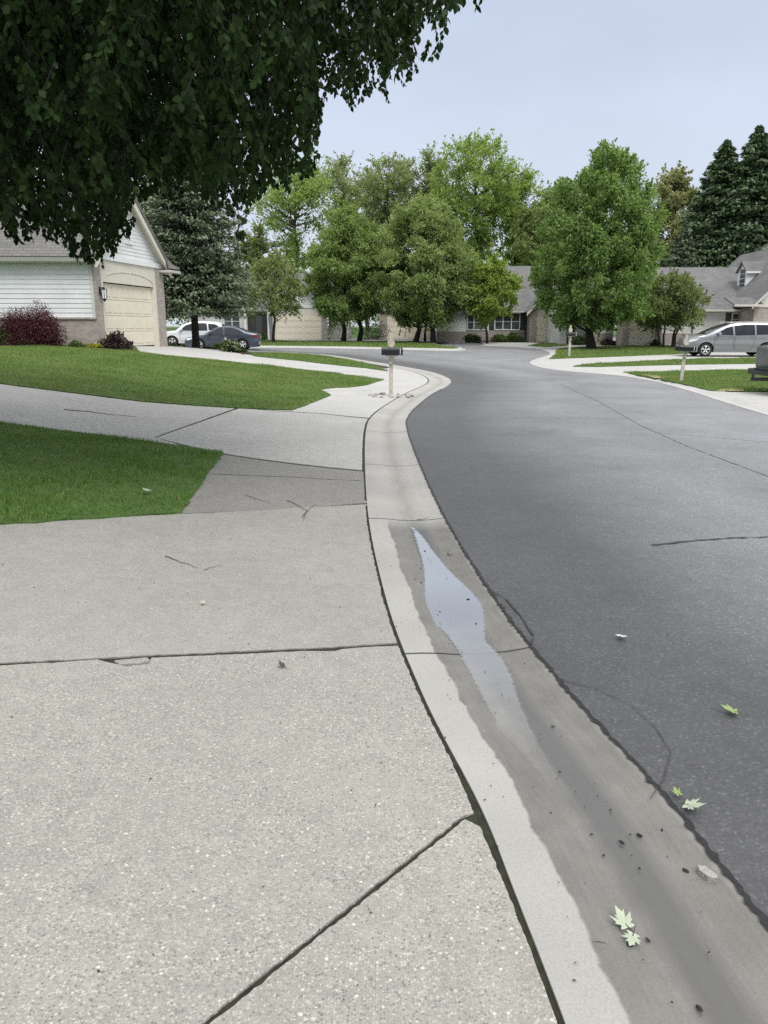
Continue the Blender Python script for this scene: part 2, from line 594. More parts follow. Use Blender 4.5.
def sheet(name, poly, mat, off=0.0, step=0.5, thick=0.0, bstep=0.4, jit=0.0, flat=None, lane=None):
    """a piece of ground with a traced outline, draped on the terrain"""
    B = resample(poly, bstep, True, jit)
    lo, hi = B.min(0), B.max(0)
    gx, gy = np.meshgrid(np.arange(lo[0] + step / 2, hi[0], step), np.arange(lo[1] + step / 2, hi[1], step))
    G = np.c_[gx.ravel(), gy.ravel()]
    if len(G):
        G = G[inside(B, G)]
    if len(G):
        G = G[dist_to(np.vstack([B, B[:1]]), G) > step * 0.3] if len(G) * len(B) < 4e7 else G
    pts = [Vector(p) for p in B] + [Vector(p) for p in G]
    n = len(B)
    v, e, f, *_ = delaunay_2d_cdt(pts, [(i, (i + 1) % n) for i in range(n)], [], 1, 1e-5)
    xy = np.array([(p.x, p.y) for p in v])
    z = (np.full(len(xy), flat) if flat is not None else gz(xy[:, 0], xy[:, 1]) + off)
    V = [tuple(p) for p in np.c_[xy, z]]
    Fc = [tuple(q) for q in f]
    if thick:
        cnt = {}
        for q in Fc:
            for a, b in zip(q, q[1:] + q[:1]):
                cnt[(a, b)] = 1
        side = [k for k in cnt if (k[1], k[0]) not in cnt]
        low = {}
        for a, b in side:
            for i in (a, b):
                if i not in low:
                    low[i] = len(V)
                    V.append((V[i][0], V[i][1], V[i][2] - thick))
        Fc += [(b, a, low[a], low[b]) for a, b in side]
    me = bpy.data.meshes.new(name)
    me.from_pydata(V, [], Fc)
    me.update()
    if me.polygons and me.polygons[0].normal.z < 0:
        me.flip_normals()
    if lane is not None:
        d = dist_to(lane, np.array(V))
        uv = me.uv_layers.new(name='lane')
        li = np.empty(len(me.loops), dtype=np.int32)
        me.loops.foreach_get('vertex_index', li)
        uv.data.foreach_set('uv', np.c_[d[li], np.zeros(len(li))].astype(np.float32).ravel())
    return link(name, me, mat)


def offset_path(path, d):
    P = np.asarray(path)
    t = np.gradient(P, axis=0)
    t /= np.linalg.norm(t, axis=1)[:, None] + 1e-9
    return P + np.c_[-t[:, 1], t[:, 0]] * d


def strip(name, path, prof, mat, side=1, uvname='strip'):
    """loft a cross profile [(distance inward, height above street level)] along a path"""
    P = np.asarray(path)
    L = np.r_[0, np.cumsum(np.hypot(*np.diff(P, axis=0).T))]
    rows, uvs = [], []
    for d, h in prof:
        q = offset_path(P, d * side)
        rows.append(np.c_[q, gz(q[:, 0], q[:, 1]) + h])
    V = np.concatenate(rows)
    n, k = len(P), len(prof)
    Fc = []
    for j in range(k - 1):
        for i in range(n - 1):
            Fc.append((j * n + i, j * n + i + 1, (j + 1) * n + i + 1, (j + 1) * n + i))
    me = bpy.data.meshes.new(name)
    me.from_pydata([tuple(p) for p in V], [], Fc)
    me.update()
    if me.polygons[len(Fc) // 2].normal.z < 0:
        me.flip_normals()
    uv = me.uv_layers.new(name=uvname)
    for lp in me.loops:
        uv.data[lp.index].uv = (prof[lp.vertex_index // n][0], L[lp.vertex_index % n])
    return link(name, me, mat)


def ribbon(name, path, w, mat, off=0.004, jit=0.3, step=0.05):
    """a thin ragged line lying on the ground"""
    P = resample(path, step)
    ww = w * 0.5 * np.clip(1 + jit * rng.normal(size=(2, len(P))), 0.15, 2.5)
    t = np.gradient(P, axis=0)
    t /= np.linalg.norm(t, axis=1)[:, None] + 1e-9
    nrm = np.c_[-t[:, 1], t[:, 0]]
    a, b = P + nrm * ww[0][:, None], P - nrm * ww[1][:, None]
    n = len(P)
    V = [(x, y, float(gz(x, y)) + off) for x, y in np.vstack([a, b])]
    me = bpy.data.meshes.new(name)
    me.from_pydata(V, [], [(i, n + i, n + i + 1, i + 1) for i in range(n - 1)])
    me.update()
    if me.polygons[0].normal.z < 0:
        me.flip_normals()
    return tag(link(name, me, mat), kind='structure')


def pxs(*a):
    return [at(x, y)[:2] for x, y in a]


# ------------------------------------------------------------------ ground, road, kerbs, concrete
gx = np.unique(np.r_[np.linspace(-420, -48, 14), np.arange(-48, 62, 1.0), np.linspace(62, 420, 14)])
gy = np.unique(np.r_[np.linspace(-60, -12, 5), np.arange(-12, 112, 1.0), np.linspace(112, 620, 14)])
XX, YY = np.meshgrid(gx, gy)
ZZ = gz(XX, YY) - 0.10
V = np.c_[XX.ravel(), YY.ravel(), ZZ.ravel()]
nx, ny = len(gx), len(gy)
me = bpy.data.meshes.new('ground')
me.from_pydata([tuple(p) for p in V], [], [(j * nx + i, j * nx + i + 1, (j + 1) * nx + i + 1, (j + 1) * nx + i) for j in range(ny - 1) for i in range(nx - 1)])
me.update()
tag(link('ground', me, M['lawn_soil']), kind='structure')

# left road edge (asphalt against gutter), from behind the camera round the corner lot into the side street
E_px = [(768, 925), (660, 790), (560, 681), (490, 591), (440, 508), (413, 447), (406.5, 425), (408, 417), (415, 408), (431, 395), (446, 386.5),
        (451, 382), (447.5, 377.5), (436, 373), (423, 370), (407, 367), (389, 364), (366, 360.5), (345, 357), (327, 354.6), (306, 353.2), (280, 352), (250, 351), (215, 350.2)]
E0 = pxs(*E_px)
d0 = (E0[0] - E0[1]) / np.linalg.norm(E0[0] - E0[1])
E = smooth_path([E0[0] + d0 * 5 + np.array([0.3, 0])] + [E0[0] + d0 * 2] + E0 + [E0[-1] + np.array([-25.0, 3.0])], 8)
J = offset_path(E, 0.675)
# where the damp stretch ends
arc = np.r_[0, np.cumsum(np.hypot(*np.diff(E, axis=0).T))]
WETV = float(arc[np.argmin(np.hypot(*(E - at(443, 514)[:2]).T))])
M['kerb'] = make_gutter()

PROF = [(0.0, -0.004), (0.05, -0.012), (0.13, -0.021), (0.28, -0.025), (0.39, -0.021), (0.47, -0.010), (0.57, -0.002), (0.655, 0.0), (0.658, -0.06)]
# split at the transverse joints so that each length of kerb is a casting with its own gap
cuts = [0.0]
for q in ((443, 514), (533, 646)):
    cuts.append(float(arc[np.argmin(np.hypot(*(E - at(*q)[:2]).T))]))
Ef = resample(E, 0.08)
arcf = np.r_[0, np.cumsum(np.hypot(*np.diff(Ef, axis=0).T))]
jt = sorted(cuts[1:]) + [WETV + 2.6, WETV + 5.6, WETV + 8.8, WETV + 12, WETV + 15.5, WETV + 19]
kerb = strip('kerb', Ef, PROF, M['kerb'])
tag(kerb, kind='structure')
road_poly = [tuple(p) for p in E] + [(-60, 62), (-60, 75), (60, 80), (60, -6), (E[0][0] + 0.5, -6)]
road = sheet('road', road_poly, M['asphalt'], -0.004, 0.5, bstep=0.4, lane=E)
tag(road, kind='structure')

# black tar seam along the edge of the asphalt
nearE = Ef[(arcf < WETV + 14)]
ribbon('tar_seam', nearE, 0.018, M['tar'], 0.003, 0.5, 0.02)
for i, a in enumerate(jt):
    k = int(np.argmin(np.abs(arcf - a)))
    P0 = Ef[k]
    tdir = Ef[min(k + 1, len(Ef) - 1)] - Ef[k - 1]
    nrm = np.array([-tdir[1], tdir[0]]) / np.linalg.norm(tdir)
    mb = MB()
    n = len(PROF) - 1
    th = tdir / np.linalg.norm(tdir) * 0.005
    a_, b_ = [], []
    for d, h in PROF[:-1]:
        q = P0 + nrm * d
        z = float(gz(*q)) + h + 0.003
        s_ = rng.normal() * 0.0015
        a_.append((*(q - th + tdir * s_), z))
        b_.append((*(q + th + tdir * s_), z))
    mb.add(a_ + b_, [(i2, i2 + 1, n + i2 + 1, n + i2) for i2 in range(n - 1)])
    tag(mb.build('kerb_joint', M['crack']), kind='structure')

# cracks and worn joints in the asphalt
ribbon('road_crack', pxs((556, 678), (600, 690), (632, 706), (656, 728), (671, 752), (664, 778), (650, 800)), 0.0035, M['crack'], 0.003, 0.5)
ribbon('road_crack', pxs((652, 545), (690, 541), (730, 538), (768, 537), (800, 538)), 0.022, M['crack'], 0.003, 0.5)
ribbon('road_crack', pxs((560, 384), (600, 402), (640, 425), (690, 447), (768, 476)), 0.016, M['seam'], 0.003, 0.6)
ribbon('road_crack', pxs((654, 432), (700, 436), (768, 442)), 0.016, M['seam'], 0.003, 0.6)
ribbon('road_crack', pxs((500, 417), (560, 418), (640, 419)), 0.016, M['seam'], 0.003, 0.6)
ribbon('road_crack', pxs((490, 590), (505, 598), (520, 615), (534, 636), (530, 645), (516, 628)), 0.010, M['crack'], 0.003, 0.6)

# soil under and between the slabs of the left walk and drives
soil = [tuple(p) for p in offset_path(E, 0.64)[4:-60]]
tag(sheet('ground_bed', soil + [(-16, 48), (-16, -3.5), (0.5, -3.5)], M['dirt'], -0.008, 0.6), kind='structure')


def Jseg(y0, y1, ins=0.0):
    """the slab edge along the kerb joint between two pixel rows, near one first"""
    Jp = offset_path(Ef, 0.69 + ins)
    k0 = int(np.argmin(np.hypot(*(Ef - at(*y0)[:2]).T)))
    k1 = int(np.argmin(np.hypot(*(Ef - at(*y1)[:2]).T)))
    return [tuple(p) for p in Jp[k0:k1 + 1:2]]


def slab(name, poly, mat, jit=0.003, bstep=0.035, off=0.0):
    return tag(sheet(name, poly, mat, off, 0.4, 0.05, bstep, jit), kind='structure')


# J as traced at the photo: x of the joint for a few rows
def Jpx(px, py):
    return tuple(at(px, py)[:2])


def beside_kerb(P):
    out = []
    for p in P:
        i = int(np.argmin(np.hypot(*(Ef - p).T)))
        v = p - Ef[i]
        d = np.linalg.norm(v)
        out.append(Ef[i] + v / d * min(max(d, 0.675), 0.688))
    return np.array(out)


Jtr = beside_kerb(smooth_path([at(*p)[:2] - np.array([0.001, 0]) for p in ((640, 1160), (572, 1024), (530, 942), (474, 812), (430, 712), (399, 645), (383, 590), (369, 512), (363.5, 472), (361, 452))], 8))
s1b = [tuple(p) for p in Jtr if p[1] < at(463, 817)[1] - 0.02]
diagA, diagB = at(463, 818)[:2], at(200, 1028)[:2]
dv = (diagB - diagA) / np.linalg.norm(diagB - diagA)
dn = np.array([-dv[1], dv[0]])
if dn[1] < 0:
    dn = -dn
far_end = diagB + dv * 2.2
slab('driveway_slab', s1b + [tuple(diagA - dn * 0.009), tuple(far_end - dn * 0.009), (0.6, -1.2)], M['agg'], 0.0018, 0.02)
j1 = [at(*p)[:2] for p in ((398, 645.5), (360, 647.5), (342, 649), (335, 651), (300, 651), (240, 654), (152, 657.5), (148, 664), (126, 666.5), (112, 663), (98, 659.5), (0, 665.5), (-160, 674))]
s1a = [tuple(p) for p in Jtr if at(463, 817)[1] + 0.01 < p[1] < at(398, 646)[1] - 0.02]
slab('driveway_slab', [tuple(diagA + dn * 0.009)] + s1a + [tuple(p) for p in j1] + [(-4.5, -1.0), tuple(far_end + dn * 0.009)], M['agg'], 0.0018, 0.02)
j1b = [at(*p)[:2] for p in ((397, 642.5), (345, 646), (240, 651), (150, 655), (105, 657.5), (0, 662.5), (-160, 671))]
j2 = [at(*p)[:2] for p in ((369, 504), (300, 507.5), (182, 514), (115, 517), (0, 524), (-260, 541))]
s2 = [tuple(p) for p in Jtr if j1b[0][1] < p[1] < j2[0][1]]
slab('driveway_slab', [tuple(p) for p in j1b[::-1]] + s2 + [tuple(p) for p in j2], M['agg_fine'])
s3 = [tuple(p) for p in Jtr if j2[0][1] + 0.05 < p[1] < at(363, 471)[1]]
slab('walk_slab', [tuple(at(182, 513.2)[:2]), tuple(at(368, 502.5)[:2])] + s3 + [tuple(at(363, 471.5)[:2]), tuple(at(223, 454.5)[:2]), tuple(at(150, 445)[:2]), tuple(at(100, 517)[:2])], M['agg_dark'])
# wide drive between the two lawns, in two pours
Jr = Jseg((406, 430), (436, 373))
j4 = Jseg((409, 442), (407.5, 420))
slab('driveway_slab', [tuple(at(223, 453.3)[:2]), tuple(at(362, 470)[:2])] + j4[0:] + [tuple(at(368, 418.6)[:2]), tuple(at(320, 413.5)[:2]), tuple(at(240, 408)[:2]), tuple(at(156, 437.6)[:2]), tuple(at(190, 446)[:2])], M['conc'], 0.002, 0.08)
slab('driveway_slab', [tuple(at(188, 447.5)[:2]), tuple(at(154, 437)[:2]), tuple(at(238.5, 407)[:2]), tuple(at(143, 398)[:2]), tuple(at(0, 380)[:2]), tuple(at(-200, 356)[:2]), tuple(at(-200, 404)[:2]), tuple(at(0, 426)[:2]), tuple(at(115, 440)[:2])], M['conc'], 0.002, 0.08)
# mailbox apron and the drive up to the garage
j5 = Jseg((407.5, 420), (407, 367))
slab('driveway_slab', [tuple(at(320, 413)[:2]), tuple(at(369, 417.8)[:2])] + j5 + [tuple(at(386, 368.5)[:2]), tuple(at(332, 362.5)[:2]), tuple(at(243, 354)[:2]), tuple(at(200, 349.5)[:2]), tuple(at(160, 345.2)[:2]), (-8.9, 31.4), (-9.82, 26.4),
     tuple(at(103, 347)[:2]), tuple(at(135, 355)[:2]), tuple(at(230, 364)[:2]), tuple(at(300, 372)[:2]), tuple(at(300, 392)[:2]), tuple(at(241, 407.5)[:2])], M['conc_far'], 0.002, 0.1)
ribbon('slab_joint', pxs((300, 392), (330, 391), (372, 390.5)), 0.02, M['crack'], 0.004)
ribbon('slab_joint', pxs((210, 474), (290, 477), (363, 481)), 0.012, M['crack'], 0.004)

# right side of the street and the far kerb
RE_px = [(810, 430), (768, 415.5), (726.7, 403), (681, 388.4), (649, 380.6), (620, 375.8), (568, 371.2), (545, 368.3), (532, 364.5), (530, 362), (536, 359), (547, 355.5), (550, 353), (545, 351), (533, 348.6), (506, 346.6), (480, 345.6)]
RE0 = pxs(*RE_px)
RE = smooth_path([RE0[0] + (RE0[0] - RE0[1]) / np.linalg.norm(RE0[0] - RE0[1]) * 14] + RE0, 6)
ROFF = 0.05
PROFR = [(0.0, 0.002), (0.2, 0.008), (0.3, 0.035), (0.42, ROFF + 0.006), (0.62, ROFF + 0.008), (0.625, -0.05)]
tag(strip('kerb', resample(RE, 0.3), PROFR, M['conc_far'], -1), kind='structure')
REi = offset_path(RE, -0.6)
tag(sheet('driveway', [tuple(p) for p in REi] + [tuple(at(480, 343)[:2]), (6.5, 62.5), (13, 62), (15, 58.5), (60, 58.5), (60, 5)], M['conc_far'], ROFF - 0.006, 0.5, 0.0, 0.4), kind='structure')
F_px = [(150, 347.0), (200, 347.2), (235, 347.4), (280, 347.8), (340, 348.5), (413, 350), (450, 350.8), (463, 350.5), (466, 349.6), (462, 348.6), (455, 347.8), (445, 346.4), (436, 344.5)]
FE0 = pxs(*F_px)
FE = smooth_path([FE0[0] + np.array([-20, 0])] + FE0, 6)
tag(strip('kerb', resample(FE, 0.3), [(0.0, 0.0), (0.15, 0.02), (0.25, 0.10), (0.45, 0.115), (0.5, 0.115), (0.505, -0.05)], M['conc_far'], 1), kind='structure')
FEi = offset_path(FE, 0.48)

# lawns: a sheet of turf soil for each, then grass blades over all of them
lawns = []


def lawn(px, off=0.02, dens=500, h=0.05, w=0.006, pts=None, smooth=True, cull=True):
    P = pts if pts is not None else [tuple(p) for p in pxs(*px)]
    o = tag(sheet('lawn', P, M['lawn_soil'], off, 0.5, 0.05, 0.12 if dens > 900 else 0.3, 0.012 if dens > 900 else 0.02), kind='structure')
    lawns.append((P, off, dens, h, w))
    return o


lawn([(0, 423), (115, 437.4), (189, 447.7), (223.5, 453), (218, 461), (206, 477.5), (195, 494), (182, 513), (115, 517.5), (0, 525), (-260, 541), (-260, 395)], 0.015, 3800, 0.05, 0.0055)
lawn([(0, 384), (143, 402), (250, 409), (292, 410.5), (310, 404), (331, 395.5), (319, 390), (335, 388), (350, 387.6), (366, 385.5), (384, 379.8), (332, 373), (280, 367), (230, 362), (165, 355.5), (140, 352.8), (120, 350.8), (60, 350.5), (0, 350.5), (-200, 350), (-200, 356)], 0.02, 1500, 0.055, 0.010)
lawn([(388, 371.3), (366, 368.3), (332, 364.8), (300, 361), (255, 356.5), (248, 353.6), (280, 353.6), (306, 354.6), (324, 356.4), (345, 359.3), (366, 364)], 0.03, 500, 0.06, 0.02)
lawn(None, 0.115, 160, 0.06, 0.05, pts=[tuple(p) for p in FEi[6:]] + [tuple(p) for p in pxs((430, 343), (390, 342.5), (330, 342.4), (300, 342.5), (250, 341), (200, 340), (140, 340))])
lawn([(549, 360.2), (600, 358.3), (675, 355.2), (705, 353.5), (705, 347), (640, 346.5), (590, 347.5), (560, 349.3), (555.5, 352), (556, 355)], ROFF + 0.02, 300, 0.06, 0.03)
lawn([(573, 368), (600, 368.2), (681, 366), (752, 365), (830, 364), (830, 358.5), (768, 359.3), (700, 360), (649, 362.2), (600, 364.8), (582, 366.4)], ROFF + 0.02, 450, 0.06, 0.025)
lawn([(622, 374.2), (655.6, 380), (681, 385.5), (700, 390.3), (713.7, 393.4), (768, 394), (840, 394.5), (840, 370), (768, 371), (720, 372), (675, 373.2)], ROFF + 0.02, 800, 0.06, 0.016)
lawn([(528, 346.6), (545, 347.8), (566, 346.6), (572, 344.6), (540, 343.8)], ROFF + 0.02, 200, 0.06, 0.04)
tag(sheet('lawn_edge', [tuple(p) for p in pxs((715, 393.6), (728, 391), (742, 391.6), (744, 394.0))], M['dry_lawn'], ROFF + 0.026, 0.3), kind='structure')
tag(sheet('lawn_edge', [tuple(p) for p in pxs((640, 376.4), (656, 377.5), (664, 380.5), (655, 380.4))], M['dry_lawn'], ROFF + 0.026, 0.3), kind='structure')


def grassmat(name, c0, c1, c2, patch):
    m, nt, b = newmat(name)
    geo = nt.nodes.new('ShaderNodeNewGeometry')
    co = coords(nt)
    s = math_(nt, 'ADD', math_(nt, 'MULTIPLY', geo.outputs['Random Per Island'], 0.5), math_(nt, 'MULTIPLY', noise(nt, co, 0.9, 5, 0.65), 0.7))
    col = ramp(nt, s, [(0.25, c0), (0.6, c1), (0.9, c2)])
    col = mix(nt, ramp(nt, noise(nt, co, 0.45, 6, 0.7), [(0.45, g(0)), (0.68, g(patch))]), col, (0.27, 0.27, 0.095, 1))
    pale = math_(nt, 'GREATER_THAN', geo.outputs['Random Per Island'], 0.965)
    col = mix(nt, pale, col, (0.36, 0.33, 0.17, 1))
    nt.links.new(col, b.inputs['Base Color'])
    b.inputs['Roughness'].default_value = 0.6
    b.inputs['Specular IOR Level'].default_value = 0.25
    tr = nt.nodes.new('ShaderNodeBsdfTranslucent')
    nt.links.new(col, tr.inputs['Color'])
    ms = nt.nodes.new('ShaderNodeMixShader')
    ms.inputs['Fac'].default_value = 0.3
    nt.links.new(b.outputs[0], ms.inputs[1])
    nt.links.new(tr.outputs[0], ms.inputs[2])
    nt.links.new(ms.outputs[0], nt.nodes['Material Output'].inputs['Surface'])
    return m


blades, lush = [], []
for P, off, dens, h, w in lawns:
    A = np.array(P)
    lo, hi = A.min(0), A.max(0)
    n = int(np.prod(hi - lo) * dens)
    Q = lo + rng.random((n, 2)) * (hi - lo)
    Q = Q[(np.abs(Q[:, 0]) < 0.56 * Q[:, 1] + 1.5)]
    Q = Q[inside(A, Q)]
    n = len(Q)
    clump = 0.75 + 0.5 * np.sin(Q[:, 0] * 3.1 + np.sin(Q[:, 1] * 2.3) * 2) * np.sin(Q[:, 1] * 2.7 + 1)
    clump = np.clip(clump, 0.6, 1.35)
    hh = h * (0.6 + 0.7 * rng.random(n)) * clump
    a = rng.random(n) * 2 * np.pi
    lean = hh * (0.25 + 0.7 * rng.random(n))
    la = a + rng.normal(size=n) * 0.8 + np.pi / 2
    z = gz(Q[:, 0], Q[:, 1]) + off - 0.004
    ww = w * (0.7 + 0.6 * rng.random(n)) / 2
    p0 = np.c_[Q[:, 0] - np.cos(a) * ww, Q[:, 1] - np.sin(a) * ww, z]
    p1 = np.c_[Q[:, 0] + np.cos(a) * ww, Q[:, 1] + np.sin(a) * ww, z]
    p2 = np.c_[Q[:, 0] + np.cos(la) * lean, Q[:, 1] + np.sin(la) * lean, z + hh]
    (lush if dens > 3000 else blades).append(np.stack([p0, p1, p2], 1))
tag(link('grass', npmesh('grass', np.concatenate(lush), 3), grassmat('lush_grass', (0.044, 0.112, 0.013, 1), (0.098, 0.205, 0.029, 1), (0.175, 0.262, 0.066, 1), 0.12)), 'lush deep green grass of the nearest lawn patch', 'grass', kind='stuff')
tag(link('grass', npmesh('grass', np.concatenate(blades), 3), grassmat('mown_grass', (0.078, 0.150, 0.026, 1), (0.155, 0.250, 0.052, 1), (0.25, 0.315, 0.112, 1), 0.4)), 'short lighter green grass of the mown front lawns', 'grass', kind='stuff')

# standing water in the gutter
pud = [(408, 524), (413, 533), (417, 548), (421.5, 563), (423, 580), (423.5, 598), (429, 618), (446, 636), (456, 650), (470, 677), (484, 702), (499, 731), (524, 757), (548, 785), (566, 806), (584, 830), (596, 846), (603, 850),
       (598, 832), (586, 812), (570, 790), (552, 764), (540, 744), (526, 714), (519, 697), (511, 672), (500, 655), (487, 640), (486, 621), (483, 604), (472, 591), (460, 580), (449, 569), (443, 562), (434, 551), (426, 540), (416, 529)]
pz = -0.0165
pw = []
for p in pud:
    d = ray(*p)
    t = (EYE - pz) / -d[2]
    pw.append((d[0] * t, d[1] * t))
m, nt, b = newmat('puddle_water')
# a film of clear water: thins to bare wet concrete at banks and tail; its reflection is boosted and faded by hand
uvd = nt.nodes.new('ShaderNodeUVMap')
uvd.uv_map = 'depth'
sepd = nt.nodes.new('ShaderNodeSeparateXYZ')
nt.links.new(uvd.outputs[0], sepd.inputs[0])
edge_ = math_(nt, 'ADD', sepd.outputs[0], math_(nt, 'MULTIPLY', math_(nt, 'SUBTRACT', noise(nt, coords(nt), 35, 4, 0.6), 0.5), 0.03))
deep = ramp(nt, math_(nt, 'MULTIPLY', edge_, 10.0), [(0.02, g(0)), (0.16, g(1))])
tail = ramp(nt, math_(nt, 'ADD', math_(nt, 'DIVIDE', sepd.outputs[1], 6.0), math_(nt, 'MULTIPLY', math_(nt, 'SUBTRACT', noise(nt, coords(nt), 7, 3), 0.5), 0.06)), [(0.39, g(0)), (0.47, g(0.18)), (0.56, g(0.5)), (0.66, g(0.8)), (0.8, g(1))])
fr = nt.nodes.new('ShaderNodeFresnel')
fr.inputs['IOR'].default_value = 4.2
fac = math_(nt, 'MULTIPLY', math_(nt, 'MULTIPLY', deep, tail), math_(nt, 'MULTIPLY', fr.outputs[0], 2.1, True), True)
gl = nt.nodes.new('ShaderNodeBsdfGlossy')
gl.inputs['Roughness'].default_value = 0.02
gl.inputs['Color'].default_value = (1, 0.965, 0.90, 1)
tp = nt.nodes.new('ShaderNodeBsdfTransparent')
tp.inputs['Color'].default_value = (1, 1, 1, 1)
ms = nt.nodes.new('ShaderNodeMixShader')
nt.links.new(fac, ms.inputs[0])
nt.links.new(tp.outputs[0], ms.inputs[1])
nt.links.new(gl.outputs[0], ms.inputs[2])
nt.links.new(ms.outputs[0], nt.nodes['Material Output'].inputs['Surface'])
M['puddle'] = m
pw = smooth_path(pw + [pw[0]], 4)[:-1]
po = tag(sheet('puddle_water', [tuple(p) for p in pw], M['puddle'], 0, 0.025, 0, 0.02, 0.0025, flat=pz), kind='structure')
pv = np.array([tuple(v.co) for v in po.data.vertices])
pd_ = dist_to(np.vstack([pw, pw[:1]]), pv)
uvl = po.data.uv_layers.new(name='depth')
for lp in po.data.loops:
    uvl.data[lp.index].uv = (pd_[lp.vertex_index], pv[lp.vertex_index][1])

# ------------------------------------------------------------------ foliage helpers


def unit(v):
    return v / (np.linalg.norm(v, axis=-1, keepdims=True) + 1e-9)


def leaf_quads(P, size, aspect=0.55, droop=0.35, out=None, outw=0.3, up=0.25, folds=0.15):
    """one pointed leaf (rhombus folded along its midrib) at each point"""
    n = len(P)
    a = rng.normal(size=(n, 3))
    a[:, 2] -= droop * 2
    if out is not None:
        a += out * outw * 2
    a = unit(a)
    nn = rng.normal(size=(n, 3))
    nn[:, 2] += up * 3
    b = unit(np.cross(nn, a))
    c = np.cross(a, b)
    L = size * (0.65 + 0.7 * rng.random(n))[:, None]
    W = L * aspect
    return np.stack([P - a * L * 0.5, P + b * W * 0.5 - a * L * 0.08 + c * W * folds, P + a * L * 0.5, P - b * W * 0.5 - a * L * 0.08 + c * W * folds], 1)


def sphere_dirs(n):
    return unit(rng.normal(size=(n, 3)))


def profile_r(prof, t):
    xs = [p[0] for p in prof]
    ys = [p[1] for p in prof]
    return np.interp(t, xs, ys)


def broad_tree(name, label, base, H, z0, Rc, prof, mat, bark, group=None, lobes=90, leaves=36000, size=0.16, tr=0.2, stems=None, lobe_r=0.2, shell=0.55, cat='tree', asym=(0, 0), ry=None, openness=0.0, aspect=0.55, trunk_top=0.75, droop=0.35, seed=None, limbs=26, squash=0.8, tw=0.55, rise=0.25, up=0.45):
    """trunk and limbs that reach into a crown of many leaf clumps; prof gives crown radius against height"""
    global rng
    keep = rng
    if seed is not None:
        rng = np.random.default_rng(seed)
    root = thing(name, label, cat, base, 0, group)
    ry = ry or Rc
    t = rng.random(lobes * 3)
    keepp = rng.random(len(t)) < profile_r(prof, t) ** 1.3
    t = t[keepp][:lobes]
    n = len(t)
    ang = rng.random(n) * 2 * np.pi
    rad = np.sqrt(shell ** 2 + (1 - shell ** 2) * rng.random(n))
    rad = np.where(rng.random(n) < 0.22, rad * 0.55, rad)
    lr = lobe_r * Rc * (0.65 + 0.7 * rng.random(n))
    pr = profile_r(prof, t)
    rr = np.maximum(pr * Rc * rad - lr * 0.55, 0.0)
    C = np.c_[np.cos(ang) * rr + asym[0] * t, np.sin(ang) * rr * ry / Rc + asym[1] * t, z0 + t * (H - z0)]
    C[:, 2] = np.minimum(C[:, 2], H - lr * 0.6)
    wts = lr ** 2
    k = rng.choice(n, size=leaves, p=wts / wts.sum())
    d = sphere_dirs(leaves)
    q = rng.random(leaves) ** (0.45 + openness)
    P = C[k] + d * (lr[k] * q)[:, None] * np.array([1.08, 1.08, squash])
    P[:, 2] += 0.06 * lr[k] * rng.normal(size=leaves)
    # part of the leaves sit on twigs that leave each clump outwards and upwards and break the outline
    NTW = 7
    tdir = unit(sphere_dirs(n * NTW).reshape(n, NTW, 3) * 0.9 + (unit(C - np.array([0, 0, z0 + 0.35 * (H - z0)])) * 0.7)[:, None, :] + np.array([0, 0, rise]))
    tl = (lr * 1.35)[:, None] * (0.6 + 0.7 * rng.random((n, NTW)))
    sel = np.where(rng.random(leaves) < tw)[0]
    w_ = rng.integers(NTW, size=len(sel))
    sp_ = rng.random(len(sel)) ** 0.7
    P[sel] = C[k[sel]] + tdir[k[sel], w_] * (tl[k[sel], w_] * sp_)[:, None] + rng.normal(size=(len(sel), 3)) * (0.09 * lr[k[sel]] * (1.5 - sp_))[:, None]
    out = unit(P - np.array([0, 0, (z0 + H) / 2]))
    link('crown', npmesh('crown', leaf_quads(P, size, aspect, droop, out, 0.3, up), 4), mat, root)
    stems = stems or [((0, 0), (0, 0))]
    mb = MB()
    tops = []
    for (bx, by), (tx, ty) in stems:
        zt = z0 + (H - z0) * trunk_top
        pts, rr_ = [], []
        for i in range(8):
            s = i / 7
            j = rng.normal(size=2) * 0.012 * H * (0 < i < 7)
            pts.append((bx + (tx - bx) * s + j[0], by + (ty - by) * s + j[1], -0.15 + (zt + 0.15) * s))
            rr_.append(tr * (1.35 if i == 0 else 1 - 0.8 * s))
        mb.tube(pts, rr_, 9)
        tops.append(pts)
    mb.build('trunk', bark, root, True)
    mb = MB()
    for i in rng.permutation(n)[:limbs]:
        pts = tops[rng.integers(len(tops))]
        c = C[i]
        zz = max(c[2] - (0.35 + 0.3 * rng.random()) * np.hypot(c[0], c[1]) - 0.2, z0 * 0.55 + 0.2)
        zs = np.array([p[2] for p in pts])
        s = np.clip(zz, zs[0], zs[-1] * 0.97)
        p0 = np.array([np.interp(s, zs, [p[0] for p in pts]), np.interp(s, zs, [p[1] for p in pts]), s])
        mid = (p0 + c) / 2 + np.array([rng.normal() * 0.05, rng.normal() * 0.05, -0.04]) * np.linalg.norm(c - p0)
        r0 = tr * 0.36 * (0.6 + 0.5 * rng.random())
        mb.tube([p0, (p0 + mid) / 2 + rng.normal(size=3) * 0.03, mid, c], [r0, r0 * 0.75, r0 * 0.5, r0 * 0.15], 5, False)
        for _ in range(3):
            q_ = c + sphere_dirs(1)[0] * lr[i] * 0.8
            mb.tube([mid, (mid + q_) / 2 + rng.normal(size=3) * 0.04, q_], [r0 * 0.4, r0 * 0.25, r0 * 0.08], 4, False)
    mb.build('limb', bark, root, True)
    rng = keep
    return root


